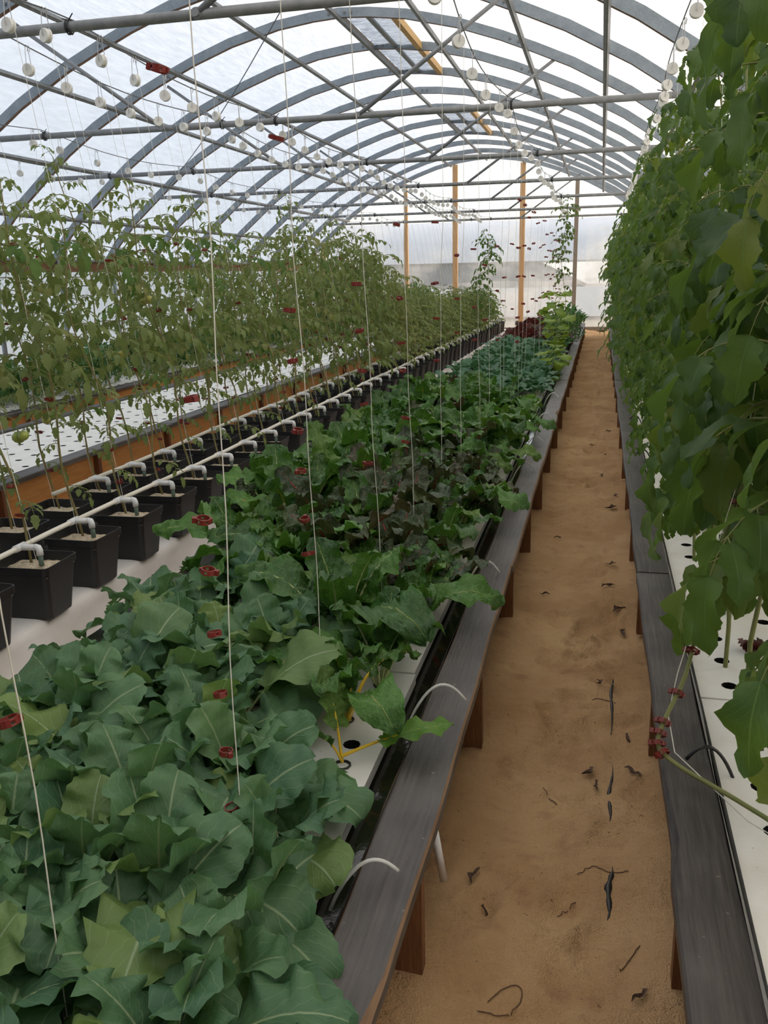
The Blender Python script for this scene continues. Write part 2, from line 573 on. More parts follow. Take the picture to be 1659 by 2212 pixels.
# floor: fine sand in the aisle, coarse elsewhere
def build_floor():
    xs = [-9.5, -8.7, -7.6, -6.3, -5.9, -5.4, -4.8, -4.0, -3.4, -2.4, -1.9, -1.2, -.75] + list(np.arange(-.6, .46, .018)) + [.7, 1.3, 2.0, 2.6, 3.2]
    ys = list(np.arange(-3, .8, .35)) + list(np.arange(.9, 4.2, .018)) + list(np.arange(4.2, 9, .04)) + list(np.arange(9, 27.2, .16))
    X, Y = np.meshgrid(np.array(xs), np.array(ys))
    Z = np.zeros_like(X)
    r = np.random.default_rng(3)
    for _ in range(60):      # soft undulation
        a, ph = r.uniform(0, 6.28), r.uniform(0, 6.28)
        k = r.uniform(4, 26)
        Z += np.sin((np.cos(a) * X + np.sin(a) * Y) * k + ph) * .030 / k
    for _ in range(620):     # footprints and scuffs
        cx, cy = r.uniform(-.30, .2), 1.0 + r.random() ** 1.2 * 19
        if r.random() < .6:
            cx = r.normal(-.03, .1)
        a = r.normal(0, .5)
        lx, ly = r.uniform(.03, .065), r.uniform(.025, .10)
        dx, dy = X - cx, Y - cy
        u = dx * np.cos(a) + dy * np.sin(a); v = -dx * np.sin(a) + dy * np.cos(a)
        q = (u / lx) ** 2 + (v / ly) ** 2
        dp = r.uniform(.005, .016)
        Z += -dp * np.exp(-q ** 2 * .6) + dp * .6 * np.exp(-((np.sqrt(q) - 1.35) / .25) ** 2)
    edge = np.clip((np.abs(X + .07) - .20) / .14, 0, 1)
    Z += edge * .014                          # sand banked against the beds
    m = (X < -.62) | (X > .47)
    Z[m] = 0.0
    P = np.dstack([X, Y, Z]).tolist()
    mb = MB().grid(P)
    o = obj('floor', mb.mesh('floor', ['sand'], True), kind='structure')
    global FLOOR_Z
    def fz(x, y):
        i = int(np.argmin(np.abs(np.array(ys) - y))); j = int(np.argmin(np.abs(np.array(xs) - x)))
        return float(Z[i, j])
    FLOOR_Z = fz
build_floor()

def build_shell():
    # roof film
    prof = arch_offset(.115)
    ny = 72
    P = []
    for i in range(ny + 1):
        y = Y0 + (Y1 - Y0) * i / ny
        ph = (y - RIB0) / RIBS
        sag = .018 * math.sin(PI * (ph % 1.0)) ** 2
        row = []
        for j, (x, z) in enumerate(prof):
            row.append((x, y, z - sag))
        P.append(row)
    ceil = obj('ceiling', MB().grid(P).mesh('ceiling', ['film'], True), kind='structure')
    # ribs
    outer, inner = arch_offset(.105), arch_offset(0)
    mb = MB()
    w = .03
    n = len(ARCH)
    for s in (-w, w):
        for p in outer: mb.v.append((p[0], s, p[1]))
        for p in inner: mb.v.append((p[0], s, p[1]))
    for i in range(n - 1):
        A, B, C, D = i, n + i, 2 * n + i, 3 * n + i
        mb.face([A, B, B + 1, A + 1], 0)
        mb.face([C, C + 1, D + 1, D], 0)
        mb.face([B, D, D + 1, B + 1], 1)
        mb.face([A, A + 1, C + 1, C], 0)
    mb.face([0, 2 * n, 3 * n, n], 0)
    e = n - 1
    mb.face([e, n + e, 3 * n + e, 2 * n + e], 0)
    rib_me = mb.mesh('rib', ['rib', 'rib_brown'])
    bolt_me = MB().lathe([(.0, -.012), (.016, -.012), (.016, 0)], 8, 0, 'Y').mesh('bolt', ['bolt'])
    ribs_y = [RIB0 + RIBS * k for k in range(0, 40) if RIB0 + RIBS * k < Y1 - .3]
    for y in ribs_y:
        rb = obj('rib', rib_me, ceil, (0, y, 0))
        if y > 3:
            for x in (XR - .14, XR - .06, XR + .06, XR + .14, XR + 2.05, XR + 2.15, XR - 2.32, XR - 2.2):
                obj('bolt', bolt_me, rb, (x, -.03, arch_z(x) + .05))
    obj('rib', rib_me, ceil, (0, Y1 - .06, 0))
    # purlins
    pl = MB().box((-.022, Y0 + .05, -.045), (.022, Y1 - .1, 0)).box((-.006, Y0 + .05, -.052), (.006, Y1 - .1, -.045)).mesh('purlin', ['purlin'])
    for u in (0, 1.05, -1.0, 2.25, -2.15, 3.17, -3.0, 3.95, -4.0, 4.75, -4.75):
        x = XR + u
        sl = math.atan2(arch_z(x + .05) - arch_z(x - .05), .1)
        obj('purlin', pl, ceil, (x, 0, arch_z(x)), (0, -sl, 0))
    # cross pipes with braces
    for k in range(-1, 7):
        y = 4.87 + 3.27 * k
        mb = MB().tube([(XR - 4.2, 0, 3.0), (XR + 4.2, 0, 3.0)], .028, 12)
        cp = obj('cross_pipe', mb.mesh('cross_pipe', ['pipe'], True), ceil, (0, y - .05, 0))
        obj('pipe_sleeve', MB().tube([(-3.9, 0, 3.0), (-3.55, 0, 3.0)], .031, 12).mesh('pipe_sleeve', ['pipe'], True), cp)
        for (xa, za, xb, zb) in ((-4.0, 3.0, -5.54, 4.05), (-2.13, 3.0, -.60, 4.04)):
            d = .03
            br = obj('brace', MB().tube([(xa, -.02, za), (xb, .05, zb)], .019, 10).mesh('brace', ['pipe'], True), ceil, (0, y - .05, 0))
            obj('bolt', MB().lathe([(0, -.05), (.022, -.05), (.022, -.03), (.03, -.03), (.03, -.02)], 10, 0, 'Y', (xa, 0, za)).mesh('brace_bolt', ['pipe']), br)
    # vent panels at the ridge
    for ya in (11.41, 13.05, 17.95, 19.59):
        x0, x1 = XR + .02, XR + .62
        P = []
        for i in range(9):
            y = ya + .04 + (RIBS - .08) * i / 8
            row = []
            for j in range(7):
                x = x0 + (x1 - x0) * j / 6
                row.append((x, y, arch_z(x) + .055 + .012 * math.sin(i * 2.1 + j * 1.7)))
            P.append(row)
        vp = obj('vent_panel', MB().grid(P).mesh('vent_panel', ['foil'], True), ceil)
        yb = ya + RIBS
        mb = MB().box((x1, ya + .03, arch_z(x1) + .0), (x1 + .07, yb - .03, arch_z(x1) + .09))
        obj('vent_rail', mb.mesh('vent_rail', ['vent_wood']), vp)
        mb = MB().box((x0 - .05, ya + .03, arch_z(x0) + .0), (x0, yb - .03, arch_z(x0) + .05))
        obj('vent_rail', mb.mesh('vent_rail', ['grey_lumber']), vp)
        xm = (x0 + x1) / 2
        mb = MB().box((xm - .03, ya + .03, arch_z(xm) + .02), (xm + .03, yb - .03, arch_z(xm) + .05))
        obj('vent_bar', mb.mesh('vent_bar', ['pipe']), vp)
    # loose wires under the roof
    for (xa, ya, za, xb, yb, zb) in ((-7.2, 14.6, 3.2, -3.25, 9.8, 4.55), (-1.0, 13.0, 4.0, -3.15, 17.9, 4.6)):
        pts = []
        for i in range(9):
            t = i / 8
            pts.append((xa + (xb - xa) * t, ya + (yb - ya) * t, za + (zb - za) * t - .12 * math.sin(PI * t)))
        obj('bracing_wire', MB().tube(pts, .006, 5).mesh('bracing_wire', ['wire']), ceil)
    # end wall
    def end_wall(name, y, mat, wr):
        top = arch_offset(.10)
        xs = [p[0] for p in top]
        P = []
        nz = 14
        full = [(XL, 1.95)] + top + [(XRT, 1.95)]
        cols = []
        nx = 46
        for i in range(nx + 1):
            x = XL + (XRT - XL) * i / nx
            zt = arch_z(x) + .09 if abs(x - XR) < 5.28 else 2.0
            cols.append((x, zt))
        for j in range(nz + 1):
            P.append([(x, y + wr * math.sin(x * 2.3 + j * .9) * math.cos(x * .7 - j * 1.1), zt * j / nz) for (x, zt) in cols])
        return obj(name, MB().grid(P).mesh(name, [mat], True), kind='structure')
    wb = end_wall('wall_back', Y1, 'film_end', .035)
    for (x, m_, w_) in ((-5.50, 'lumber', .10), (-4.08, 'lumber', .14), (-2.20, 'lumber', .14), (-.73, 'grey_lumber', .11), (-8.0, 'lumber', .1)):
        zt = arch_z(x) - .02
        obj('post', MB().box((x - w_ / 2, -.16, 0), (x + w_ / 2, -.05, zt)).mesh('post', [m_]), wb, (0, Y1, 0))
    # overlapping second sheet and folds on the end wall
    P = []
    for j in range(6):
        P.append([(-8.2 + 9.4 * i / 30, Y1 - .045 + .012 * math.sin(i * 1.3 + j), .02 + (1.22 + .22 * i / 30 + .04 * math.sin(i * .5)) * j / 5) for i in range(31)])
    obj('lower_sheet', MB().grid(P).mesh('lower_sheet', ['film_end'], True), wb)
    P = []
    for j in range(7):
        P.append([(-.45 + (1.0 - j * .06) * i / 8, Y1 - .05 + .02 * math.sin(i * 1.9), 1.2 + 1.6 * j / 6) for i in range(9)])
    obj('hanging_sheet', MB().grid(P).mesh('hanging_sheet', ['film_end'], True), wb)
    obj('baseboard_back', MB().box((XL + .1, Y1 - .2, 0), (XRT - .1, Y1 - .04, .10)).mesh('baseboard_back', ['grey_lumber']), kind='structure')
    wf = end_wall('wall_front', Y0, 'film_front', .02)  # unseen front wall, set close and dark to dim the near beds
    # side walls
    for name, x, s in (('wall_left', XL, 1), ('wall_right', XRT, -1)):
        P = []
        for j in range(9):
            P.append([(x + .03 * math.sin(i * .9 + j * .3) * (1 - j / 8), Y0 + (Y1 - Y0) * i / 60, 2.02 * j / 8) for i in range(61)])
        wl = obj(name, MB().grid(P).mesh(name, ['film_side'], True), kind='structure')
        xa, xb = sorted((x + s * .05, x + s * .09))
        obj('hip_board', MB().box((xa, Y0 + .1, 1.80), (xb, Y1 - .2, 1.96)).mesh('hip_board', ['leg']), wl)
        obj('hip_rail', MB().tube([(x + s * .12, Y0 + .1, 1.98), (x + s * .12, Y1 - .2, 1.98)], .025, 8).mesh('hip_rail', ['purlin'], True), wl)
        pm = MB().tube([(0, 0, 0), (0, 0, 1.99)], .035, 10).mesh('side_post', ['rib'], True)
        for y in ribs_y:
            obj('side_post', pm, wl, (x + s * .16, y, 0))
build_shell()

# outside
def build_outside():
    obj('ground_outside', MB().box((-90, -60, -.5), (90, 120, -.12)).mesh('ground_outside', ['out_ground']), kind='structure')
    t = thing('greenhouse_building', 'neighbouring plastic greenhouse with a dark open side seen through the end film', 'building', (0, 34, 0))
    obj('wall', MB().box((-26, 0, 0), (1.5, 7, 1.06)).mesh('outer_wall', ['out_wall']), t)
    mb = MB()
    mb.v += [(-26, .02, 1.06), (-.6, .02, 1.06), (-2.6, .02, 2.02), (-26, .02, 2.02), (-26, 6.9, 1.06), (-.6, 6.9, 1.06), (-2.6, 6.9, 2.02), (-26, 6.9, 2.02)]
    for q in ((0, 1, 2, 3), (1, 5, 6, 2), (5, 4, 7, 6), (4, 0, 3, 7)): mb.face(q)
    obj('side_opening', mb.mesh('side_opening', ['out_opening_shade']), t)  # solid panel coloured dark to stand for the shade inside the open side
    P = []
    for i in range(9):
        a = PI * i / 8
        yy, zz = 3.5 - 3.7 * math.cos(a), 2.0 + 1.65 * math.sin(a) ** .8
        P.append([(-26, yy, zz), (-14, yy, zz), (2.6 + .6 * math.sin(a), yy, zz)])
    obj('roof', MB().grid(P).mesh('roof', ['out_pale'], True), t)
build_outside()

# ------------------------------------------------------------------ growing beds
LEDGE_Z = .33
def raft_mesh(name, w, l, nx, ny, hr=.027, th=.035):
    mb = MB()
    N = 10
    cx, cy = w / nx, l / ny
    for i in range(nx):
        for j in range(ny):
            ox, oy = (i + .5) * cx, (j + .5) * cy
            i0 = len(mb.v)
            sq, ci, cb = [], [], []
            for k in range(N):
                a = 2 * PI * (k + .5) / N
                dx, dy = math.cos(a), math.sin(a)
                s = min(cx / 2 / max(abs(dx), 1e-6), cy / 2 / max(abs(dy), 1e-6))
                sq.append((ox + dx * s, oy + dy * s, 0))
                ci.append((ox + dx * hr, oy + dy * hr, 0))
                cb.append((ox + dx * hr, oy + dy * hr, -th))
            mb.v += sq + ci + cb
            for k in range(N):
                k2 = (k + 1) % N
                mb.face([i0 + k, i0 + k2, i0 + N + k2, i0 + N + k])
                mb.face([i0 + N + k, i0 + N + k2, i0 + 2 * N + k2, i0 + 2 * N + k], 1)  # foam hole walls coloured liner black, standing in for shade in the holes
            # corners
            ccs = [(ox + sx * cx / 2, oy + sy * cy / 2, 0) for sx, sy in ((1, 1), (-1, 1), (-1, -1), (1, -1))]
            for c, (sx, sy) in zip(ccs, ((1, 1), (-1, 1), (-1, -1), (1, -1))):
                best = sorted(range(N), key=lambda k: (sq[k][0] - c[0]) ** 2 + (sq[k][1] - c[1]) ** 2)
                # the two ring points on each side of the corner
                ka = min((k for k in range(N) if abs(sq[k][0] - c[0]) < 1e-6), key=lambda k: abs(sq[k][1] - c[1]), default=None)
                kb = min((k for k in range(N) if abs(sq[k][1] - c[1]) < 1e-6), key=lambda k: abs(sq[k][0] - c[0]), default=None)
                if ka is None or kb is None or ka == kb: continue
                mb.v.append(c)
                q = [i0 + ka, len(mb.v) - 1, i0 + kb]
                A, B, C = (Vector(mb.v[z]) for z in q)
                if (B - A).cross(C - A).z < 0: q = q[::-1]
                mb.face(q)
    i0 = len(mb.v)
    mb.v += [(0, 0, 0), (w, 0, 0), (w, l, 0), (0, l, 0), (0, 0, -th), (w, 0, -th), (w, l, -th), (0, l, -th)]
    for q in ((0, 1, 5, 4), (1, 2, 6, 5), (2, 3, 7, 6), (3, 0, 4, 7)):
        mb.face([i0 + z for z in q])
    return mb.mesh(name, ['raft', 'liner'])

def ledge_mesh(name, x0, x1, l, seed, wane=None, edge='edge_wood'):
    """weathered board with slightly wandering edges"""
    r = random.Random(seed)
    mb = MB()
    n = 26
    ph = [r.uniform(0, 6.28) for _ in range(4)]
    c = .006
    ring = []
    for i in range(n + 1):
        y = l * i / n
        e0 = .003 * math.sin(y * 3 + ph[0]) + .002 * math.sin(y * 9 + ph[1])
        e1 = .003 * math.sin(y * 2.6 + ph[2]) + .002 * math.sin(y * 8 + ph[3])
        a, b = x0 + e0, x1 + e1
        zc = .003 * math.sin(y * 1.7 + ph[1])
        cc0 = c1 = c
        if wane:
            side, wy = wane
            g = math.exp(-((y - wy) / .12) ** 2)
            if side > 0: b -= .012 * g; c1 += .014 * g
            else: a += .012 * g; cc0 += .014 * g
        zt, zb = zc, -.038 + zc
        i0 = len(mb.v)
        mb.v += [(a + cc0, y, zt), (b - c1, y, zt), (b, y, zt - c1), (b, y, zb), (a, y, zb), (a, y, zt - cc0)]
        ring.append(i0)
    for i in range(n):
        a, b = ring[i], ring[i + 1]
        for k in range(6):
            k2 = (k + 1) % 6
            mb.face([a + k, a + k2, b + k2, b + k][::-1], 1 if k in (1, 5) else 0)
    mb.face([ring[0] + k for k in range(6)])
    mb.face([ring[-1] + k for k in range(6)][::-1])
    return mb.mesh(name, ['ledge', edge])

def build_bed(label, xa, xb, ya, yb, raft_x, holes, side_mats, legs_y, leg_faces, rz_raft=.285, raft_len=2.44, seed=0, raft_y0=None, inset=(0, 0), leg_off=(.03, .03)):
    """xa..xb outer ledge edges"""
    t = thing('raft_bed', label, 'planting bed', ((xa + xb) / 2, ya, 0))
    ox, oy = (xa + xb) / 2, ya
    W = .14
    for side, (p, q) in enumerate(((xa, xa + W), (xb - W, xb))):
        y = ya
        k = 0
        while y < yb - .05:
            l = min(3.66, yb - y)
            wn = ((1 if side else -1), l * random.uniform(.2, .8)) if k % 2 == 0 else None
            obj('ledge_board', ledge_mesh('ledge_board', p, q, l - .004, seed * 50 + side * 20 + k, wn, 'edge_wood' if seed == 1 else 'ledge'), t, (-ox, y - oy, LEDGE_Z + random.uniform(-.002, .002)))
            y += l; k += 1
        # side wall under the ledge
        s = 1 if side else -1
        xs = (q - .055) if side else (p + .055)
        xw = xs - s * inset[side]
        mb = MB().box((xw - .012 - ox, 0, .0), (xw + .012 - ox, yb - ya, LEDGE_Z - .04))
        obj('side_board', mb.mesh('side_board', [side_mats[side]]), t)
        lm = MB().bevel_box((-.0325, -.019, 0), (.0325, .019, LEDGE_Z - .039), .003).mesh('leg', [leg_faces[side]])
        for ly in legs_y:
            if ya < ly < yb:
                obj('leg', lm, t, (xs + s * leg_off[side] - ox, ly - oy, 0))
    for y in (ya, yb):
        mb = MB().box((xa + W - .02 - ox, y - .02 - oy, 0), (xb - W + .02 - ox, y + .02 - oy, LEDGE_Z - .005))
        obj('end_board', mb.mesh('end_board', [side_mats[1]]), t)
    # black liner: trough
    mb = MB()
    a, b = xa + W, xb - W
    i0 = len(mb.v)
    prof = [(a - .004, LEDGE_Z + .004), (a + .004, LEDGE_Z - .01), (a + .008, .12), (b - .008, .12), (b - .004, LEDGE_Z - .01), (b + .004, LEDGE_Z + .004)]
    n = 60
    for i in range(n + 1):
        y = ya + .022 + (yb - ya - .044) * i / n
        for j, (x, z) in enumerate(prof):
            wob = .004 * math.sin(i * 2.1 + j) if j in (1, 2, 3, 4) else 0
            mb.v.append((x + wob - ox, y - oy, z))
    for i in range(n):
        for j in range(5):
            q = i * 6 + j
            mb.face([q, q + 1, q + 7, q + 6])
    obj('liner', mb.mesh('liner', ['liner'], True), t)
    mb = MB()
    mb.v += [(a + .012 - ox, .03, .235), (b - .012 - ox, .03, .235), (b - .012 - ox, yb - ya - .03, .235), (a + .012 - ox, yb - ya - .03, .235)]
    mb.face([0, 1, 2, 3])
    obj('water', mb.mesh('water', ['water']), t)
    rx0, rx1 = raft_x
    y = raft_y0 if raft_y0 is not None else ya + .03
    me = raft_mesh('raft', rx1 - rx0, raft_len - .012, holes[0], holes[1])
    while y + raft_len < yb - .01:
        obj('raft', me, t, (rx0 - ox + random.uniform(-.004, .004), y - oy, rz_raft), (0, 0, random.uniform(-.001, .001)))
        y += raft_len
    if yb - .03 - y > .3:
        rl = yb - .03 - y
        obj('raft', raft_mesh('raft', rx1 - rx0, rl, holes[0], max(1, int(holes[1] * rl / raft_len))), t, (rx0 - ox, y - oy, rz_raft))
    return t

LEGS = [1.73 - 1.11, 1.73, 2.84, 4.0, 5.10, 6.19, 7.26, 8.5] + [8.5 + 1.11 * k for k in range(1, 14)]
YB0, YB1 = .25, 23.7
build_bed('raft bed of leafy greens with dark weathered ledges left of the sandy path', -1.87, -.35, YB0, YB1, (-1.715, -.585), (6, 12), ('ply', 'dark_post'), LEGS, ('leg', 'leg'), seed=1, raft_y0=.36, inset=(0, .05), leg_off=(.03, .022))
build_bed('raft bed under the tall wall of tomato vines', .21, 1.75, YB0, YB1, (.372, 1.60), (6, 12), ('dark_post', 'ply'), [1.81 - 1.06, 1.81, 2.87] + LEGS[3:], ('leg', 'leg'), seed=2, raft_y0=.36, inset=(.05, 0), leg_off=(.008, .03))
build_bed('raft bed with empty white perforated boards and orange plywood side', -5.43, -3.90, .25, YB1, (-5.275, -4.05), (6, 12), ('ply', 'ply'), [1.38 + 1.22 * k for k in range(19)], ('dark_post', 'dark_post'), seed=3, rz_raft=.315)
build_bed('raft bed of bushy herbs and red lettuce beside the side wall', -7.45, -5.92, .25, YB1, (-7.3, -6.07), (6, 12), ('ply', 'ply'), [.94 + 1.22 * k for k in range(19)], ('dark_post', 'dark_post'), seed=4, rz_raft=.315)

# ------------------------------------------------------------------ pot bench, pots and irrigation
BX0, BX1, BZ = -3.32, -2.35, .20
def build_bench():
    t = thing('pot_bench', 'low bench wrapped in white plastic sheet under two rows of black pots', 'bench', (-2.84, .8, 0))
    P = []
    prof = [(BX0 - .02, 0.0), (BX0, BZ - .01), (BX0 + .05, BZ), (-3.05, BZ - .003), (-2.84, BZ - .006), (-2.6, BZ - .003), (BX1 - .04, BZ), (BX1, BZ - .008), (BX1 + .012, BZ - .05), (BX1 + .015, .12), (BX1 + .03, .06), (BX1 + .05, .012)]
    n = 182
    for i in range(n + 1):
        y = 22.8 * i / n
        row = []
        for j, (x, z) in enumerate(prof):
            wob = 0
            if j >= 8:
                wob = (.012 * math.sin(y * 7.3 + j) + .008 * math.sin(y * 17 + j * 2)) * (j - 7) / 3
            if 3 <= j <= 5:
                z += .003 * math.sin(y * 9 + j)
            row.append((x + wob + 2.84, y, z))
        P.append(row)
    obj('sheet', MB().grid(P).mesh('bench_sheet', ['sheet'], True), t)
    obj('frame', MB().box((BX0 + .02 + 2.84, .01, .0), (BX1 - .02 + 2.84, 22.79, BZ - .02)).mesh('bench_frame', ['lumber']), t)
    # plastic on the ground between bench and bed
    P = []
    for i in range(140):
        y = .4 + 22.5 * i / 139
        P.append([(x, y, .018 + .010 * math.sin(y * 5 + x * 14) + .007 * math.sin(y * 13 - x * 23)) for x in np.linspace(-2.33, -1.88, 8)])
    g = obj('ground_sheet', MB().grid(P).mesh('ground_sheet', ['sheet'], True))
    tag(g, 'crumpled white plastic sheet on the ground between pot bench and greens bed', 'plastic sheet')
build_bench()

def pot_meshes():
    # square tapered pot, open at the top
    mb = MB()
    def ring(wx, wy, z, c=.022):
        hx, hy = wx / 2, wy / 2
        pts = []
        for sx, sy in ((1, 1), (-1, 1), (-1, -1), (1, -1)):
            cx, cy = sx * (hx - c), sy * (hy - c)
            a0 = {(1, 1): 0, (-1, 1): 90, (-1, -1): 180, (1, -1): 270}[(sx, sy)]
            for a in (a0, a0 + 45, a0 + 90):
                pts.append((cx + c * math.cos(math.radians(a)), cy + c * math.sin(math.radians(a)), z))
        i0 = len(mb.v); mb.v += pts
        return i0
    N = 12
    lv = [ring(.235, .19, 0), ring(.237, .192, .004), ring(.278, .243, .215), ring(.292, .257, .218), ring(.296, .261, .25), ring(.288, .253, .25), ring(.272, .237, .205)]
    for a, b in zip(lv, lv[1:]):
        for k in range(N):
            k2 = (k + 1) % N
            mb.face([a + k, a + k2, b + k2, b + k])
    mb.face([lv[0] + k for k in range(N)][::-1])
    pot = mb.mesh('pot_body', ['pot'])
    # perlite fill, mounded and grainy
    r = random.Random(4)
    P = []
    for i in range(11):
        row = []
        for j in range(13):
            u, v = j / 12 * 2 - 1, i / 10 * 2 - 1
            z = .205 + .016 * (1 - u * u) * (1 - v * v) + r.uniform(-.004, .004)
            row.append((u * .136, v * .118, z))
        P.append(row)
    per = MB().grid(P).mesh('growing_medium', ['perlite'])
    return pot, per
POT_ME, PER_ME = pot_meshes()
POT_Y = [1.576 + .428 * k for k in range(50)]
FX, BKX = -2.445, -2.89
def build_pots():
    p = thing('square_pot', 'black square plastic pot of perlite', 'pot')
    kid(p, obj('body', POT_ME, p)); kid(p, obj('growing_medium', PER_ME, p))
    for k, y in enumerate(POT_Y):
        place(p, (FX + R(-.008, .008), y + R(-.012, .012), BZ), R(-.04, .04), 1.0, 'black square pot of perlite in the row along the bench edge facing the greens', 'pots in the bench row facing the greens')
        place(p, (BKX + R(-.008, .008), y + .05 + R(-.012, .012), BZ), R(-.04, .04), 1.0, 'black square pot of perlite in the bench row by the orange plywood', 'pots in the bench row by the plywood')
    pot_label = None
    tee = MB().tube([(0, -.035, 0), (0, .035, 0)], .017, 10).tube([(0, 0, 0), (.085, 0, .002)], .0145, 8).tube([(.078, 0, .004), (.094, 0, .0), (.098, 0, -.012), (.098, 0, -.035)], .0155, 8).mesh('tee_fitting', ['fitting'], True)
    emi = MB().tube([(.098, 0, -.03), (.098, 0, -.085)], .0115, 8).mesh('emitter_tube', ['emitter'], True)
    for x, ya, lb in ((FX - .03, 1.4, 'cream PVC irrigation pipe over the pots facing the greens'), (BKX - .03, POT_Y[6] + .05, 'cream PVC irrigation pipe over the pots by the plywood')):
        z = .505
        t = thing('irrigation_pipe', lb, 'pipe', (x, ya, z))
        y = ya; seg = 0
        ye = POT_Y[-1] + .1
        pts = []
        n = 40
        for i in range(n + 1):
            yy = ya + (ye - ya) * i / n
            pts.append((.006 * math.sin(yy * 1.3), yy - ya, .006 * math.sin(yy * 2.1)))
        obj('pipe', MB().tube(pts, .0125, 8).mesh('pipe', ['pvc'], True), t)
        for py in POT_Y:
            yy = py + (.05 if x < -2.7 else 0) - .02
            if yy < ya: continue
            tt = obj('tee_fitting', tee, t, (.006 * math.sin(yy * 1.3), yy - ya, .006 * math.sin(yy * 2.1)), (0, R(-.05, .05), 0))
            obj('emitter', emi, tt)
build_pots()

# ------------------------------------------------------------------ support wires, reels, strings, clips
WIRES = {-6.46: (2.0, 24.6), -5.25: (2.0, 24.6), -3.42: (1.6, 24.6), -2.90: (1.6, 24.6), -.80: (.2, 24.6), .43: (.2, 24.6)}
def wire_z(y):
    ph = ((y - 4.82) / 3.27) % 1.0
    return 3.055 - .07 * math.sin(PI * ph)
def wire_x(x, y):
    return x - .05 * math.sin(PI * (((y - 4.82) / 3.27) % 1.0))
WL = {-6.46: 'thin steel support wire nearest the side wall', -5.25: 'thin steel support wire above the empty white boards', -3.42: 'thin steel support wire above the plywood side of the pot rows', -2.90: 'thin steel support wire above the pot rows towards the greens', -.80: 'thin steel support wire above the greens beside the path', .43: 'thin steel support wire above the tall vine wall'}
for x, (a, b) in WIRES.items():
    t = thing('support_wire', WL[x], 'wire', (x, a, 3.0))
    n = int((b - a) / .3)
    pts = []
    for i in range(n + 1):
        y = a + (b - a) * i / n
        pts.append((wire_x(x, y) - x, y - a, wire_z(y) - 3.0))
    obj('strand', MB().tube(pts, .004, 5).mesh('strand', ['wire']), t)
    tie = MB()
    for dy in (-.008, .006):
        tie.tube([(.036 * math.cos(a_), dy, .036 * math.sin(a_)) for a_ in np.linspace(0, 2 * PI, 12)], .005, 4)
    tie.tube([(0, 0, .034), (.02, .05, .05)], .004, 4).tube([(0, 0, .034), (-.02, -.04, .06)], .004, 4)
    tie_me = tie.mesh('tie', ['tie'])
    for k in range(0, 7):
        y = 4.82 + 3.27 * k
        o = obj('tie', tie_me, t, (0, y - a, 0), (PI / 2 * 0, 0, PI / 2))

def reel_meshes():
    mb = MB()
    mb.lathe([(.006, -.017), (.034, -.017), (.036, -.014), (.036, -.007), (.030, -.005), (.030, .005), (.036, .007), (.036, .014), (.034, .017), (.006, .017)], 16, 0, 'Y')
    mb.lathe([(.0, -.019), (.006, -.019), (.006, .019), (.0, .019)], 8, 0, 'Y')
    reel = mb.mesh('reel', ['reel'], False)
    hk = MB()
    for s in (-1, 1):
        pts = [(0, s * .021, 0), (.004, s * .024, .03), (.002, s * .018, .085), (0, s * .012, .125), (.008, s * .010, .136), (.016, s * .010, .125), (.012, s * .011, .10)]
        hk.tube(pts, .0025, 4)
    hk.tube([(0, -.021, 0), (0, .021, 0)], .002, 4)
    hook = hk.mesh('hook', ['hook'])
    return reel, hook
REEL_ME, HOOK_ME = reel_meshes()
def string_mesh(name, seed, amp, r):
    q = random.Random(seed)
    ph = [q.uniform(0, 6.28) for _ in range(4)]
    pts = []
    for i in range(25):
        s = i / 24
        e = math.sin(PI * s)
        pts.append((amp * e * (math.sin(s * 9 + ph[0]) + .5 * math.sin(s * 26 + ph[1])), amp * e * (math.sin(s * 8 + ph[2]) + .5 * math.sin(s * 23 + ph[3])), -s))
    return MB().tube(pts, r, 5).mesh(name, ['string'])
STR_NEAR = [string_mesh('string', i, .006, .0014) for i in range(3)]
STR_FAR = [string_mesh('string', 10 + i, .006, .0012) for i in range(3)]
def clip_mesh():
    mb = MB()
    n = 14
    ro, ri, h = .0175, .0150, .0065
    i0 = len(mb.v)
    for k in range(n + 1):
        a = 2 * PI * k / n * .97 + .1
        c, s = math.cos(a), math.sin(a)
        mb.v += [(ro * c, ro * s, -h), (ro * c, ro * s, h), (ri * c, ri * s, h), (ri * c, ri * s, -h)]
    for k in range(n):
        a = i0 + 4 * k; b = a + 4
        # windows: leave every third segment open between the two hoops
        if k % 3 == 1:
            for z0, z1 in ((-h, -h * .45), (h * .45, h)):
                j = len(mb.v)
                for q in (k, k + 1):
                    an = 2 * PI * q / n * .97 + .1
                    c, s = math.cos(an), math.sin(an)
                    mb.v += [(ro * c, ro * s, z0), (ro * c, ro * s, z1), (ri * c, ri * s, z1), (ri * c, ri * s, z0)]
                for e in range(4):
                    e2 = (e + 1) % 4
                    mb.face([j + e, j + 4 + e, j + 4 + e2, j + e2])
        else:
            for e in range(4):
                e2 = (e + 1) % 4
                mb.face([a + e, b + e, b + e2, a + e2])
    mb.box((.015, -.006, -h), (.026, .005, h))
    mb.box((-.021, -.004, -h * .8), (-.015, .004, h * .8))
    return mb.mesh('trellis_clip', ['clip'])
CLIP_ME = clip_mesh()
CLIP_PROTO = None
def clip(loc, label, group, tilt=(0, 0, 0), s=1.0):
    o = obj('trellis_clip', CLIP_ME, None, loc, tilt, (s, s, s))
    return tag(o, label, 'clip', group)
def dir_rot(a, b):
    """euler turning local -Z onto a->b"""
    d = (Vector(b) - Vector(a))
    return (-d).to_track_quat('Z', 'Y').to_euler(), d.length
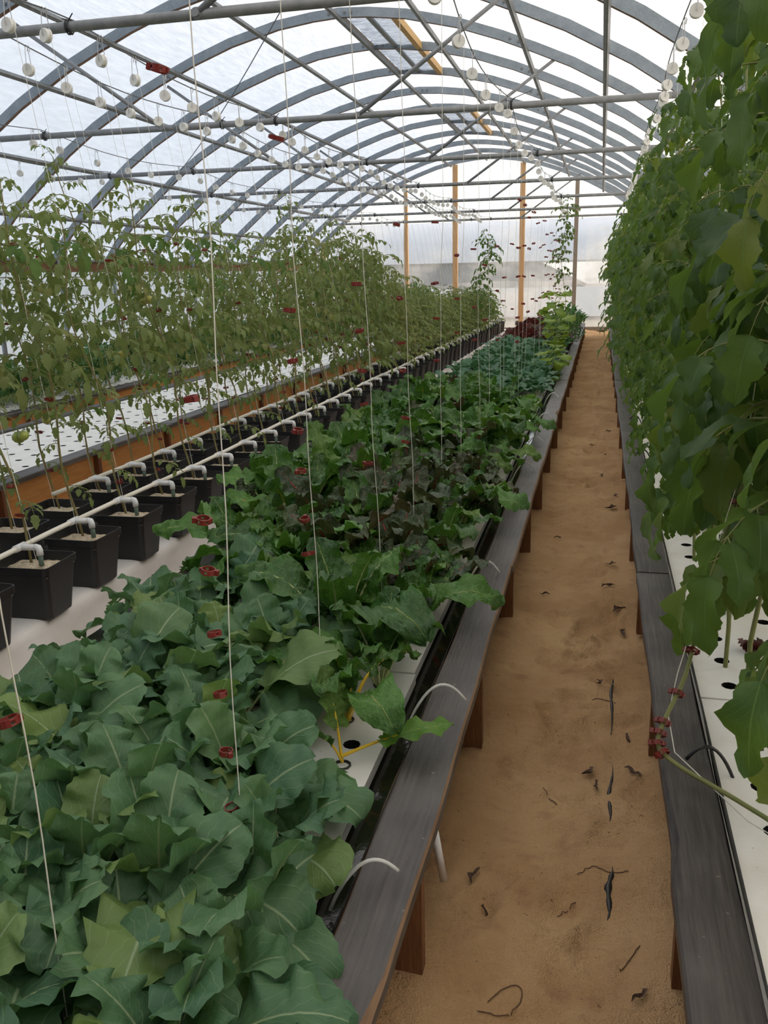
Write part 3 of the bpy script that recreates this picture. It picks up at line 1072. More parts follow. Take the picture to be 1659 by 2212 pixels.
def reel(x, y, target, label, group, near=False, string=True, spin=None):
    ph = (y - 4.82) % 3.27
    if ph < .12 or ph > 3.15:
        y += .13 if ph < .12 else -.13
    xx, z = wire_x(x, y), wire_z(y) - .132
    t = thing('string_reel', label, 'string reel', (xx, y, z), R(-.5, .5) if spin is None else spin, group)
    obj('spool', REEL_ME, t)
    obj('hook', HOOK_ME, t)
    if string and target:
        Mi = Matrix.Rotation(t.rotation_euler.z, 3, 'Z').inverted()
        loc = Vector(target) - Vector((xx, y, z))
        loc = Mi @ loc
        a = Vector((.033, 0, 0))
        e, l = dir_rot(a, loc)
        me = random.choice(STR_NEAR if near else STR_FAR)
        obj('string', me, t, a, e, (1, 1, l))
    return t

# ------------------------------------------------------------------ leaves
def blade(mb, mid, tang, lat, nrm, w, s0, nv, fold, ruf, rk, ph, m, lobes, tooth, q, crk=0.0, tip=1.0):
    pass
def leaf_mb(seed, Lp, L, W, e0, e1, bend=1.5, fold=.35, ruf=.03, rk=9, lobes=0.0, nl=3, tooth=.05, nu=16, nv=5, crk=0.0, pet_r=.004, twist=0.0, shape='ovate', flat_pet=1.0, midrib=True, wing=0.0):
    """leaf growing from the origin outwards along +x; material 0 blade, 1 stalk"""
    q = random.Random(seed)
    mb = MB()
    npet = 7
    tot = Lp + L
    def elev(s): return e0 + (e1 - e0) * (s ** bend)
    N = 40
    pos = [Vector((0, 0, 0))]
    for i in range(N):
        e = elev((i + .5) / N)
        pos.append(pos[-1] + Vector((math.cos(e), 0, math.sin(e))) * (tot / N))
    sidew = q.uniform(-.15, .15) * tot
    def P(s):
        t = max(0, min(N - 1e-6, s * N)); i = int(t)
        p = pos[i].lerp(pos[i + 1], t - i)
        return p + Vector((0, sidew * s * s, 0))
    sp = Lp / tot
    # stalk runs under the blade as the midrib
    pts, rs = [], []
    for i in range(npet + 5):
        s = i / (npet + 4) * (sp + (1 - sp) * (.8 if midrib else .15))
        e = elev(s)
        pts.append(P(s) + Vector((math.sin(e), 0, -math.cos(e))) * (pet_r * .35 if s > sp else 0))
        rs.append(pet_r * (1.15 - .35 * min(1, s / max(sp, 1e-3))) * (1.0 if s <= sp else max(.16, 1 - (s - sp) / (1 - sp) * 1.05)))
    mb.tube(pts, rs, 6, 1, False)
    p1, p2, p3 = q.uniform(0, 6.28), q.uniform(0, 6.28), q.uniform(0, 6.28)
    rows, uvs = [], []
    for i in range(nu + 1):
        t = i / nu
        if shape in ('kale', 'chard'):
            t = .55 * t + .45 * (.5 - .5 * math.cos(PI * t))
        s = sp + (1 - sp) * t
        e = elev(s)
        T = Vector((math.cos(e), 0, math.sin(e)))
        Nn = Vector((-math.sin(e), 0, math.cos(e)))
        B = Vector((0, 1, 0))
        tw = twist * t
        B2 = B * math.cos(tw) + Nn * math.sin(tw)
        N2 = Nn * math.cos(tw) - B * math.sin(tw)
        if shape == 'ovate':
            w = (math.sin(PI * min(1, t ** .72 * .985 + .012))) ** .75
        elif shape == 'kale':
            tt = (t * .985 + .012) ** .85
            w = max(0, 1 - abs(2 * tt - 1) ** 2.5) ** .52 * (.80 + .24 * tt)
        elif shape == 'chard':
            tt = (t * .985 + .012) ** .72
            w = max(0, 1 - abs(2 * tt - 1) ** 2.3) ** .55 * (1.02 - .12 * tt)
        elif shape == 'round':
            w = (math.sin(PI * min(1, t ** .85 * .97 + .03))) ** .5
        else:
            w = math.sin(PI * t ** .8)
        row, uv = [], []
        for j in range(-nv, nv + 1):
            v = j / nv
            sg = 1 if v >= 0 else -1
            lobe = 1 + lobes * math.sin(t * nl * 2 * PI + p1 + (.9 if sg > 0 else 0)) + (tooth * (1 if (i % 2) else -1) if 0 < i < nu else 0) + tooth * .7 * q.uniform(-1, 1) * (abs(v) > .9)
            ww = W / 2 * w * max(.1, lobe) + wing * (t < .25) * (1 - t / .25) * .2
            off = v * ww
            av = abs(v)
            rz = ruf * av ** 1.8 * math.sin(rk * t * PI + p2 + (p3 if sg > 0 else 0)) + ruf * .35 * av * math.sin(rk * 2.3 * t * PI + p3)
            cr = 0
            if crk:
                cr = crk * math.sin((t * 9 - av * 4.5) * 2 * PI * .8) * (.25 + .75 * min(1, av * 3)) * (1 - .4 * av) + crk * .6 * q.uniform(-1, 1)
            fa = fold * (1 - .5 * t)
            curl = -.25 * W * (av ** 2) * max(0, t - .3) * .35
            p = P(s) + B2 * off * math.cos(fa) + N2 * (abs(off) * math.sin(fa) + rz + cr + curl) - T * (.10 * W * av * av * (.6 - t))
            row.append((p.x, p.y, p.z)); uv.append((v, t))
        rows.append(row); uvs.append(uv)
    mb.grid(rows, 0, uvs)
    return mb

def leaf_set(name, n, mats, **kw):
    out = []
    for i in range(n):
        k = {a: (b(i) if callable(b) else b) for a, b in kw.items()}
        out.append(leaf_mb(100 + i * 17 + len(name), **k).mesh(name, mats, True))
    return out
rad = math.radians
# kale: steep, mid and drooping leaves
def kale_set(mats):
    s = []
    for i in range(14):
        drop = i / 13
        s.append(leaf_mb(300 + i, Lp=R(.09, .15), L=R(.17, .22), W=R(.165, .21), e0=rad(82 - 36 * drop + R(-6, 6)), e1=rad(62 - 118 * drop + R(-16, 16)), bend=R(1.3, 2.1), fold=.28 + R(-.25, .25), ruf=R(.012, .024), rk=R(3.5, 7.5), lobes=R(.02, .07), nl=R(2.5, 4.5), tooth=.032, nu=22, nv=6, pet_r=.0036, twist=R(-.9, .9), shape='kale', crk=.0012).mesh('kale_leaf', mats, True))
    return s
KALE = kale_set(['kale', 'stalk_pale'])
def chard_set(mats, seed):
    s = []
    for i in range(7):
        drop = i / 6
        s.append(leaf_mb(seed + i, Lp=R(.13, .20), L=R(.23, .31), W=R(.15, .20), e0=rad(86 - 26 * drop), e1=rad(62 - 120 * drop + R(-12, 12)), bend=2.0, fold=.20 + R(-.15, .2), ruf=R(.014, .026), rk=R(4, 7), lobes=.025, nl=3, tooth=.015, nu=26, nv=6, crk=.009, pet_r=.0075, twist=R(-.6, .6), shape='chard').mesh('chard_leaf', mats, True))
    return s
CH_G = chard_set(['chard', 'stalk_pale'], 500)
CH_Y = chard_set(['chard', 'stalk_yellow'], 520)
CH_R = chard_set(['chard_red', 'stalk_red'], 540)

def rosette(name, label, cat, leaves, n, spread, zlift=.0, inner=None, smin=.75, smax=1.1):
    t = thing(name, label, cat)
    a0 = R(0, 6.28)
    m = len(leaves)
    for i in range(n):
        f = i / max(1, n - 1)              # 0 inner .. 1 outer
        k = min(m - 1, max(0, int(f * m + R(-1.2, 1.2))))
        a = a0 + i * 2.4 + R(-.3, .3)
        s = R(smin, smax) * (.72 + .28 * min(1, f * 2.2))
        kid(t, obj('leaf', leaves[k], t, (math.cos(a) * .008, math.sin(a) * .008, zlift), (R(-.1, .1), R(-.1, .1), a), (s, s, s)))
    return t

RAFT_TOP = .285
HOLE_X = [-1.715 + 1.13 / 6 * (i + .5) for i in range(6)]
HOLE_DY = (2.44 - .012) / 12
CUP_ME = MB().lathe([(.0, -.03), (.019, -.03), (.0225, .0), (.026, .001), (.026, .004), (.021, .004), (.017, -.012), (0, -.012)], 10).mesh('net_cup', ['cup'])
def hole_y(k):
    return .36 + (k // 12) * 2.44 + ((k % 12) + .5) * HOLE_DY

def build_kale():
    protos = [rosette('kale_plant', 'kale', 'kale', KALE, n, .1, 0, None, .82, 1.12) for n in (9, 8, 9, 7, 8, 10)]
    for p in protos:
        kid(p, obj('net_cup', CUP_ME, p))
    k = 0
    while hole_y(k) < 3.28:
        y = hole_y(k)
        for i, x in enumerate(HOLE_X):
            lim = 3.28 - (i - 1) * .10 if i > 0 else 3.28
            if y > (2.5 if i >= 4 else lim): continue
            if y < .5: continue
            if i == 5 and 1.75 < y < 2.7: continue
            if i == 4 and 1.95 < y < 2.5: continue
            if i == 0 and y > 3.0: continue
            if random.random() < .09: continue
            s = R(.95, 1.22)
            if i == 0 and y > 2.0: s *= .85
            if i == 5:
                lb = 'blue-green kale plant on the raft edge by the black liner and dark ledge'
                gr = 'kale plants along the raft edge'
                s *= .95
            else:
                nth = ('last', 'fifth', 'fourth', 'third', 'second')[i]
                lb = 'blue-green kale plant in the crowd, %s row from the dark ledge' % nth
                gr = 'kale plants in the %s row from the ledge' % nth
            place(random.choice(protos), (x + R(-.015, .015), y + R(-.01, .01), RAFT_TOP + .002), R(0, 6.28), s, lb, gr)
        k += 1
    return k
K_END = build_kale()

def build_chard():
    pg = [rosette('chard_plant', 'chard', 'chard', CH_G, n, .1, 0, None, .8, 1.1) for n in (8, 7, 8)]
    py = [rosette('chard_plant', 'chard', 'chard', CH_Y, n, .1, 0, None, .8, 1.1) for n in (7, 8)]
    pr = [rosette('chard_plant', 'chard', 'chard', CH_R, n, .1, 0, None, .8, 1.1) for n in (8, 7, 7)]
    for p in pg + py + pr: kid(p, obj('net_cup', CUP_ME, p))
    # the yellow-stalked plant on the raft edge among the kale, with one leaf lying over the ledge
    k = 11
    t = place(py[0], (-.73, 2.42, RAFT_TOP + .002), 1.0, .95, 'yellow-stalked chard plant standing at the raft edge beside the kale', 'yellow-stalked chard at the raft edge')
    t2 = thing('chard_plant', 'yellow-stalked chard with one pale leaf reaching over the dark ledge', 'chard', (-.67, 2.16, RAFT_TOP + .002))
    me = leaf_mb(777, Lp=.12, L=.21, W=.11, e0=rad(22), e1=rad(8), bend=1.4, fold=.2, ruf=.012, rk=6, tooth=.04, nu=20, nv=5, crk=.004, pet_r=.0055, shape='chard').mesh('chard_leaf', ['lettuce', 'stalk_yellow'], True)
    obj('leaf', me, t2, (0, 0, .03), (0, 0, .35))
    obj('leaf', CH_Y[1], t2, (0, 0, .01), (0, 0, 2.6), (.6,) * 3)
    obj('leaf', CH_Y[4], t2, (0, 0, .01), (0, 0, 4.0), (.5,) * 3)
    obj('net_cup', CUP_ME, t2)
    for k in range(8, 60):
        y = hole_y(k)
        if y > 9.0: break
        for i, x in enumerate(HOLE_X):
            lim = 3.28 - (i - 1) * .10 if i > 0 else 3.28
            if i >= 4: lim = 2.42
            if y < lim + .12: continue
            if (k + i) % 2 and random.random() < .62: continue
            if y > 8.0 and i > 2: continue
            if i == 5 and y > 5 and random.random() < .3: continue
            c = random.random()
            redness = .30 if 3.6 < y < 5.2 else .13
            if c < redness:
                p, nm, st = random.choice(pr), 'dark bronze leaves and red stalks', 'red-stalked chard plants'
            elif c < redness + .18:
                p, nm, st = random.choice(py), 'glossy leaves and yellow stalks', 'yellow-stalked chard plants'
            else:
                p, nm, st = random.choice(pg), 'glossy green leaves and pale stalks', 'pale-stalked chard plants'
            place(p, (x + R(-.02, .02), y + R(-.02, .02), RAFT_TOP + .002), R(0, 6.28), R(.85, 1.0) if i == 5 else R(1.02, 1.36), 'chard plant with crinkled %s crowding the raft' % nm, st)
build_chard()

# joined foliage for plants too far away to pick apart leaf by leaf
def mound_mesh(name, leaves_mb, n, mats, h=.1, r=.03, smin=.7, smax=1.1):
    mb = MB()
    a0 = R(0, 6.28)
    for i in range(n):
        f = i / max(1, n - 1)
        a = a0 + i * 2.4
        k = min(len(leaves_mb) - 1, int(f * len(leaves_mb)))
        s = R(smin, smax) * (.7 + .3 * f)
        M = Matrix.Translation((math.cos(a) * r, math.sin(a) * r, R(0, h))) @ Matrix.Rotation(a, 4, 'Z') @ Matrix.Scale(s, 4)
        mb.add(leaves_mb[k], M)
    return mb.mesh(name, mats, True)
def lo_leaves(n, seed, **kw):
    out = []
    for i in range(n):
        d = i / max(1, n - 1)
        k = {a: (b(d) if callable(b) else b) for a, b in kw.items()}
        out.append(leaf_mb(seed + i, **k))
    return out
COLL = lo_leaves(6, 900, Lp=.13, L=.19, W=.19, e0=lambda d: rad(84 - 36 * d), e1=lambda d: rad(58 - 90 * d), bend=1.6, fold=.25, ruf=.014, rk=4, lobes=.06, tooth=.02, nu=8, nv=2, pet_r=.005)
LETT = lo_leaves(6, 930, Lp=.02, L=.16, W=.16, e0=lambda d: rad(86 - 50 * d), e1=lambda d: rad(75 - 70 * d), bend=1.3, fold=.15, ruf=.022, rk=9, lobes=.05, tooth=.06, nu=10, nv=3, pet_r=.003, shape='round')
def leaf_plants(name, mbs, counts, mats, part='leaf'):
    """prototypes whose leaves stay separate parts with few faces each"""
    mes = [m.mesh(name + '_leaf', mats, True) for m in mbs]
    return mes
def simple_rosette(name, cat, mes, n, smin, smax):
    return rosette(name, name.replace('_', ' '), cat, mes, n, .1, 0, None, smin, smax)

def build_rest_of_bed():
    lg = [m.mesh('lettuce_leaf', ['lettuce', 'stalk_pale'], True) for m in LETT]
    lr = [m.mesh('lettuce_leaf', ['red_lettuce', 'stalk_pale'], True) for m in LETT]
    cl = [m.mesh('collard_leaf', ['collard', 'stalk_pale'], True) for m in COLL]
    pg = [simple_rosette('lettuce_head', 'lettuce', lg, 12, .7, 1.0) for _ in range(2)]
    pr = [simple_rosette('lettuce_head', 'lettuce', lr, 12, .7, 1.0) for _ in range(2)]
    for i, x in enumerate(HOLE_X[2:]):
        for j in range(6):
            y = 8.25 + .21 * j
            if i == 3 and j < 1: continue
            if j < 2:
                place(random.choice(pr), (x, y, RAFT_TOP), R(0, 6), R(.62, .75), 'small dark red lettuce on the raft before the bright green lettuces', 'red lettuces before the green ones')
            else:
                place(random.choice(pg), (x, y, RAFT_TOP), R(0, 6), R(.75, .92), 'bright green frilly lettuce head on the raft between chard and collards', 'bright green lettuces')
    pc = [simple_rosette('collard_plant', 'collard', cl, n, .85, 1.15) for n in (8, 9, 8)]
    for j in range(28):
        y = 9.45 + .25 * j
        if y > 16.6: break
        for i in range(5):
            x = -1.64 + .235 * i
            if random.random() < .08: continue
            near = y < 11 and i >= 3
            place(random.choice(pc), (x + R(-.03, .03), y + R(-.03, .03), RAFT_TOP), R(0, 6), R(.85, 1.15), 'blue-green collard plant in the dense patch beyond the bright lettuces', 'collard plants')
    prf = [rosette('lettuce_head', 'lettuce', 'lettuce', lr, 10, .1, 0, None, .9, 1.3) for _ in range(2)]
    for j in range(18):
        for i in range(4):
            y = 16.9 + .34 * j
            x = -1.6 + .29 * i
            place(random.choice(prf), (x + R(-.03, .03), y, RAFT_TOP), R(0, 6), R(1.3, 1.7), 'big dark red leafy lettuce at the far end of the greens bed', 'dark red lettuces at the far end')
build_rest_of_bed()

# ------------------------------------------------------------------ tomato foliage
def leaflet(mb, q, base, d, up, L, W, nu=7, fold=.35, curl=.6, tooth=.16, m=0, nv=1, lob=0.0):
    """toothed leaflet from base along d"""
    d = d.normalized()
    lat = d.cross(up)
    if lat.length < 1e-3: lat = Vector((1, 0, 0))
    lat.normalize()
    n = lat.cross(d).normalized()
    rows, uvs = [], []
    ph = q.uniform(0, 6.28)
    p = Vector(base)
    dd = d.copy()
    for i in range(nu + 1):
        t = i / nu
        w = (math.sin(PI * min(1, t ** .7 * .97 + .02))) ** .8
        if lob: w *= 1 + lob * math.sin(t * 15 + 1.2 + .5 * math.sin(ph))
        if 0 < i < nu: w *= 1 + tooth * (1 if i % 2 else -1) + .05 * math.sin(ph + 7 * t)
        n2 = lat.cross(dd).normalized()
        row, uv = [], []
        for j in range(-nv, nv + 1):
            v = j / nv
            o = v * W / 2 * w
            r_ = p + lat * o * math.cos(fold) + n2 * (abs(o) * math.sin(fold) + (.05 + .25 * lob) * W * abs(v) * math.sin(ph + 9 * t + v))
            row.append((r_.x, r_.y, r_.z)); uv.append((v, t))
        rows.append(row); uvs.append(uv)
        ang = -curl / nu
        dd = (dd * math.cos(ang) + n2 * math.sin(ang)).normalized()
        p = p + dd * (L / nu)
    mb.grid(rows, m, uvs)

def tomato_leaf_mb(seed, L=.28, lf=.09, droop=1.0, pairs=3, nu=7, nv=1, e0=.5, stalk_r=.0028, tooth=.16, wr=.58, lob=0.0):
    q = random.Random(seed)
    mb = MB()
    N = 8
    pts = [Vector((0, 0, 0))]
    yaw = 0
    dirs = []
    for i in range(N):
        s = (i + .5) / N
        e = e0 - (e0 + droop) * s ** 1.1
        yaw += q.uniform(-.12, .12)
        d = Vector((math.cos(e) * math.cos(yaw), math.cos(e) * math.sin(yaw), math.sin(e)))
        dirs.append(d)
        pts.append(pts[-1] + d * (L / N))
    mb.tube(pts, [stalk_r * (1.2 - .9 * i / N) for i in range(N + 1)], 4, 1, False)
    up = Vector((0, 0, 1))
    for k in range(pairs):
        s = .32 + .52 * k / max(1, pairs - 1) if pairs > 1 else .5
        i = min(N - 1, int(s * N))
        b = pts[i]
        d = dirs[i]
        side = d.cross(up).normalized()
        for sg in (-1, 1):
            dd = d * q.uniform(.35, .7) + side * sg * q.uniform(.75, 1.0) + Vector((0, 0, -1)) * q.uniform(.1, .75)
            l = lf * q.uniform(.75, 1.1) * (1 - .12 * abs(k - 1))
            tip = b + dd.normalized() * .02
            leaflet(mb, q, tip, dd, up, l, l * wr * q.uniform(.85, 1.15), nu, q.uniform(.1, .5), q.uniform(.2, 1.1) + lob, tooth, 0, nv, lob)
            mb.tube([b, tip], stalk_r * .6, 3, 1, False)
            if k < pairs - 1 and q.random() < .5:
                b2 = pts[min(N, i + 1)]
                leaflet(mb, q, b2, dd, up, lf * .3, lf * .2, 3, .3, .4, .1, 0, 1)
    leaflet(mb, q, pts[-1], dirs[-1] + Vector((0, 0, -.3)), up if abs(dirs[-1].z) < .95 else Vector((1, 0, 0)), lf * 1.2, lf * wr * 1.1, nu, q.uniform(.1, .4), q.uniform(.2, .8) + lob, tooth, 0, nv, lob)
    return mb
SPHERE = None
def fruit_mb(r=.028, squash=.85):
    prof = [(0.0005, -r * squash)]
    for i in range(1, 8):
        a = -PI / 2 + PI * i / 8
        prof.append((r * math.cos(a), r * squash * math.sin(a)))
    prof.append((0.0005, r * squash * .86))
    mb = MB().lathe(prof, 10, 0)
    for k in range(5):
        a = k * 2 * PI / 5
        i0 = len(mb.v)
        mb.v += [(0, 0, r * squash), (r * .5 * math.cos(a - .3), r * .5 * math.sin(a - .3), r * squash * .98), (r * .95 * math.cos(a), r * .95 * math.sin(a), r * squash * 1.15), (r * .5 * math.cos(a + .3), r * .5 * math.sin(a + .3), r * squash * .98)]
        mb.face([i0, i0 + 1, i0 + 2, i0 + 3], 1)
    return mb
FRUIT_ME = fruit_mb().mesh('fruit', ['fruit', 'stalk_green'], True)
FRUIT_OR = fruit_mb(.02, 1.0).mesh('fruit', ['fruit_orange', 'stalk_green'], True)

TL_PALE = [tomato_leaf_mb(1200 + i, L=R(.20, .30), lf=R(.07, .10), droop=R(.7, 1.3), pairs=3, nu=7, e0=R(.2, .7)).mesh('tomato_leaf', ['tomato_pale', 'vine'], True) for i in range(8)]
TL_MID = [tomato_leaf_mb(1250 + i, L=R(.22, .32), lf=R(.08, .11), droop=R(.7, 1.3), pairs=3, nu=7, e0=R(.2, .7)).mesh('tomato_leaf', ['tomato', 'vine'], True) for i in range(6)]
TL_SMALL = [tomato_leaf_mb(1300 + i, L=R(.11, .17), lf=R(.04, .06), droop=R(.2, .9), pairs=3, nu=6, e0=R(.5, 1.1), stalk_r=.002).mesh('tomato_leaf', ['tomato_pale', 'vine'], True) for i in range(5)]
TL_BIG = [tomato_leaf_mb(1400 + i, L=R(.28, .38), lf=R(.13, .165), droop=R(.9, 1.5), pairs=3, nu=16, nv=3, e0=R(.1, .7), stalk_r=.0034, tooth=.06, wr=.64, lob=.24).mesh('tomato_leaf', ['tomato_dark', 'vine'], True) for i in range(10)]
TL_DARK = [tomato_leaf_mb(1500 + i, L=R(.22, .32), lf=R(.075, .10), droop=R(.6, 1.4), pairs=4, nu=11, nv=2, e0=R(.2, .9), tooth=.14, wr=.66, lob=.20).mesh('tomato_leaf', ['tomato_dark', 'vine'], True) for i in range(7)]

def stem_pts(seed, top, lean, wav=.025, n=14, z0=0):
    q = random.Random(seed)
    ph = [q.uniform(0, 6.28) for _ in range(4)]
    pts = []
    for i in range(n + 1):
        s = i / n
        e = min(1, s * 4)
        pts.append(Vector((lean[0] * s + e * wav * math.sin(s * 11 + ph[0]), lean[1] * s + e * wav * math.sin(s * 10 + ph[1]), z0 + (top - z0) * s)))
    return pts
def at(pts, s):
    t = max(0, min(len(pts) - 1.001, s * (len(pts) - 1))); i = int(t)
    return pts[i].lerp(pts[i + 1], t - i)

def pot_vine(seed, top, lean):
    """tomato plant grown up a string from a pot: bare lower stem, leafier higher up"""
    q = random.Random(seed)
    t = thing('tomato_plant', 'tomato plant', 'tomato plant')
    pts = stem_pts(seed, top, lean, .03)
    kid(t, obj('stem', MB().tube(pts, [.0065 - .0035 * i / 14 for i in range(15)], 6).mesh('stem', ['vine_brown'], True), t))
    n = int(32 * top / 2.0)
    for i in range(n):
        s = .16 + .84 * (i / (n - 1)) ** .72
        p = at(pts, s)
        low = s < .42
        pool = TL_SMALL if s > .9 else TL_PALE
        a = i * 2.4 + q.uniform(-.4, .4)
        if low and q.random() < .35: continue
        sc = q.uniform(.8, 1.15) * (.75 if low else 1.0)
        kid(t, obj('leaf', q.choice(pool), t, p, (q.uniform(-.2, .2), q.uniform(-.25, .25), a), (sc,) * 3))
        if q.random() < .3:
            sc *= .8
            kid(t, obj('leaf', q.choice(TL_MID if q.random() < .5 else TL_PALE), t, p, (q.uniform(-.2, .2), q.uniform(-.2, .5), a + 2.2), (sc,) * 3))
    return t, pts
def foliage_vine(seed, top, lean, pool_mb, n, mats, s0=.2, wav=.03, sc=(.8, 1.15), name='tomato_plant'):
    q = random.Random(seed)
    t = thing(name, 'tomato plant', 'tomato plant')
    pts = stem_pts(seed, top, lean, wav)
    kid(t, obj('stem', MB().tube(pts, [.0065 - .0035 * i / 14 for i in range(15)], 5).mesh('stem', ['vine_brown'], True), t))
    mb = MB()
    for i in range(n):
        s = s0 + (1 - s0) * (i / (n - 1)) ** .8
        p = at(pts, s)
        a = i * 2.4 + q.uniform(-.4, .4)
        k = q.uniform(*sc) * (.6 if s > .93 else 1)
        M = Matrix.Translation(p) @ Matrix.Rotation(a, 4, 'Z') @ Matrix.Rotation(q.uniform(-.3, .3), 4, 'Y') @ Matrix.Scale(k, 4)
        mb.add(q.choice(pool_mb), M)
    kid(t, obj('foliage', mb.mesh('foliage', mats, True), t, kind='stuff'))
    return t
PALE_MB = [tomato_leaf_mb(1600 + i, L=R(.20, .30), lf=R(.075, .105), droop=R(.7, 1.3), pairs=3, nu=5, e0=R(.2, .7)) for i in range(6)]
DARK_MB = [tomato_leaf_mb(1700 + i, L=R(.22, .34), lf=R(.08, .11), droop=R(.6, 1.4), pairs=4, nu=6, e0=R(.2, .9), tooth=.24, wr=.62) for i in range(6)]

def build_pot_tomatoes():
    LEAN = -.36
    near = [pot_vine(2000 + i, tp, (LEAN * tp / 2.2, 0)) for i, tp in enumerate((1.5, 1.75, 1.35, 1.85, 1.6))]
    far = [foliage_vine(2100 + i, tp, (LEAN * tp / 2.2, 0), PALE_MB, 34, ['tomato_pale', 'vine'], .16, .05) for i, tp in enumerate((1.5, 1.7, 1.4, 1.75, 1.55))]
    for row, x in ((0, FX), (1, BKX)):
        wx = -2.90 if row == 0 else -3.42
        lab = 'facing the greens' if row == 0 else 'by the plywood'
        for k, y in enumerate(POT_Y):
            yy = y + (.05 if row else 0)
            loc = (x - .03, yy + .04, BZ + .20)
            if y < 9.5:
                p = near[(k * 3 + row * 2 + (k // 4)) % len(near)][0]
                v = place(p, loc, R(-.25, .25), (1, 1, R(.95, 1.08)), 'pale tomato plant with a bare lower stem rising from a pot %s' % lab, 'tomato plants in the near pots ' + lab)
            else:
                p = far[(k * 3 + row * 2 + (k // 4)) % len(far)]
                sc = R(.92, 1.06)
                if y > 11.2: sc *= .80
                if y > 12.4: sc *= .78
                if y > 17: sc *= .85
                place(p, loc, R(-.25, .25), (1, 1, sc), 'pale leafy tomato plant in the dense distant rows of pots %s' % lab, 'tomato plants in the distant pots ' + lab)
    # fruit on the nearest plants
    for (x, y, z, n, orr) in ((-2.62, 3.55, .98, 2, 0), (-2.78, 4.05, 1.0, 3, 0), (-2.63, 3.25, .86, 2, 1), (-2.75, 4.75, 1.25, 2, 0), (-2.8, 5.2, 1.55, 2, 0), (-2.65, 2.95, 1.45, 2, 0)):
        t = thing('tomato_truss', 'cluster of %s tomatoes hanging on a pot vine' % ('ripening orange' if orr else 'unripe green'), 'tomato', (x, y, z), 0, 'tomato clusters on the pot vines' if not orr else None)
        obj('truss_stalk', MB().tube([(-.05, 0, .07), (-.02, 0, .06), (0, 0, .03), (.0, 0, 0)], .0025, 5).mesh('truss_stalk', ['vine'], True), t)
        for i in range(n):
            a = i * 2.2
            obj('fruit', FRUIT_OR if orr else FRUIT_ME, t, (.026 * math.cos(a), .026 * math.sin(a), -.02 - .012 * i), (R(-.4, .4), R(-.4, .4), 0), (1.25,) * 3 if orr else (R(.9, 1.15),) * 3)
build_pot_tomatoes()

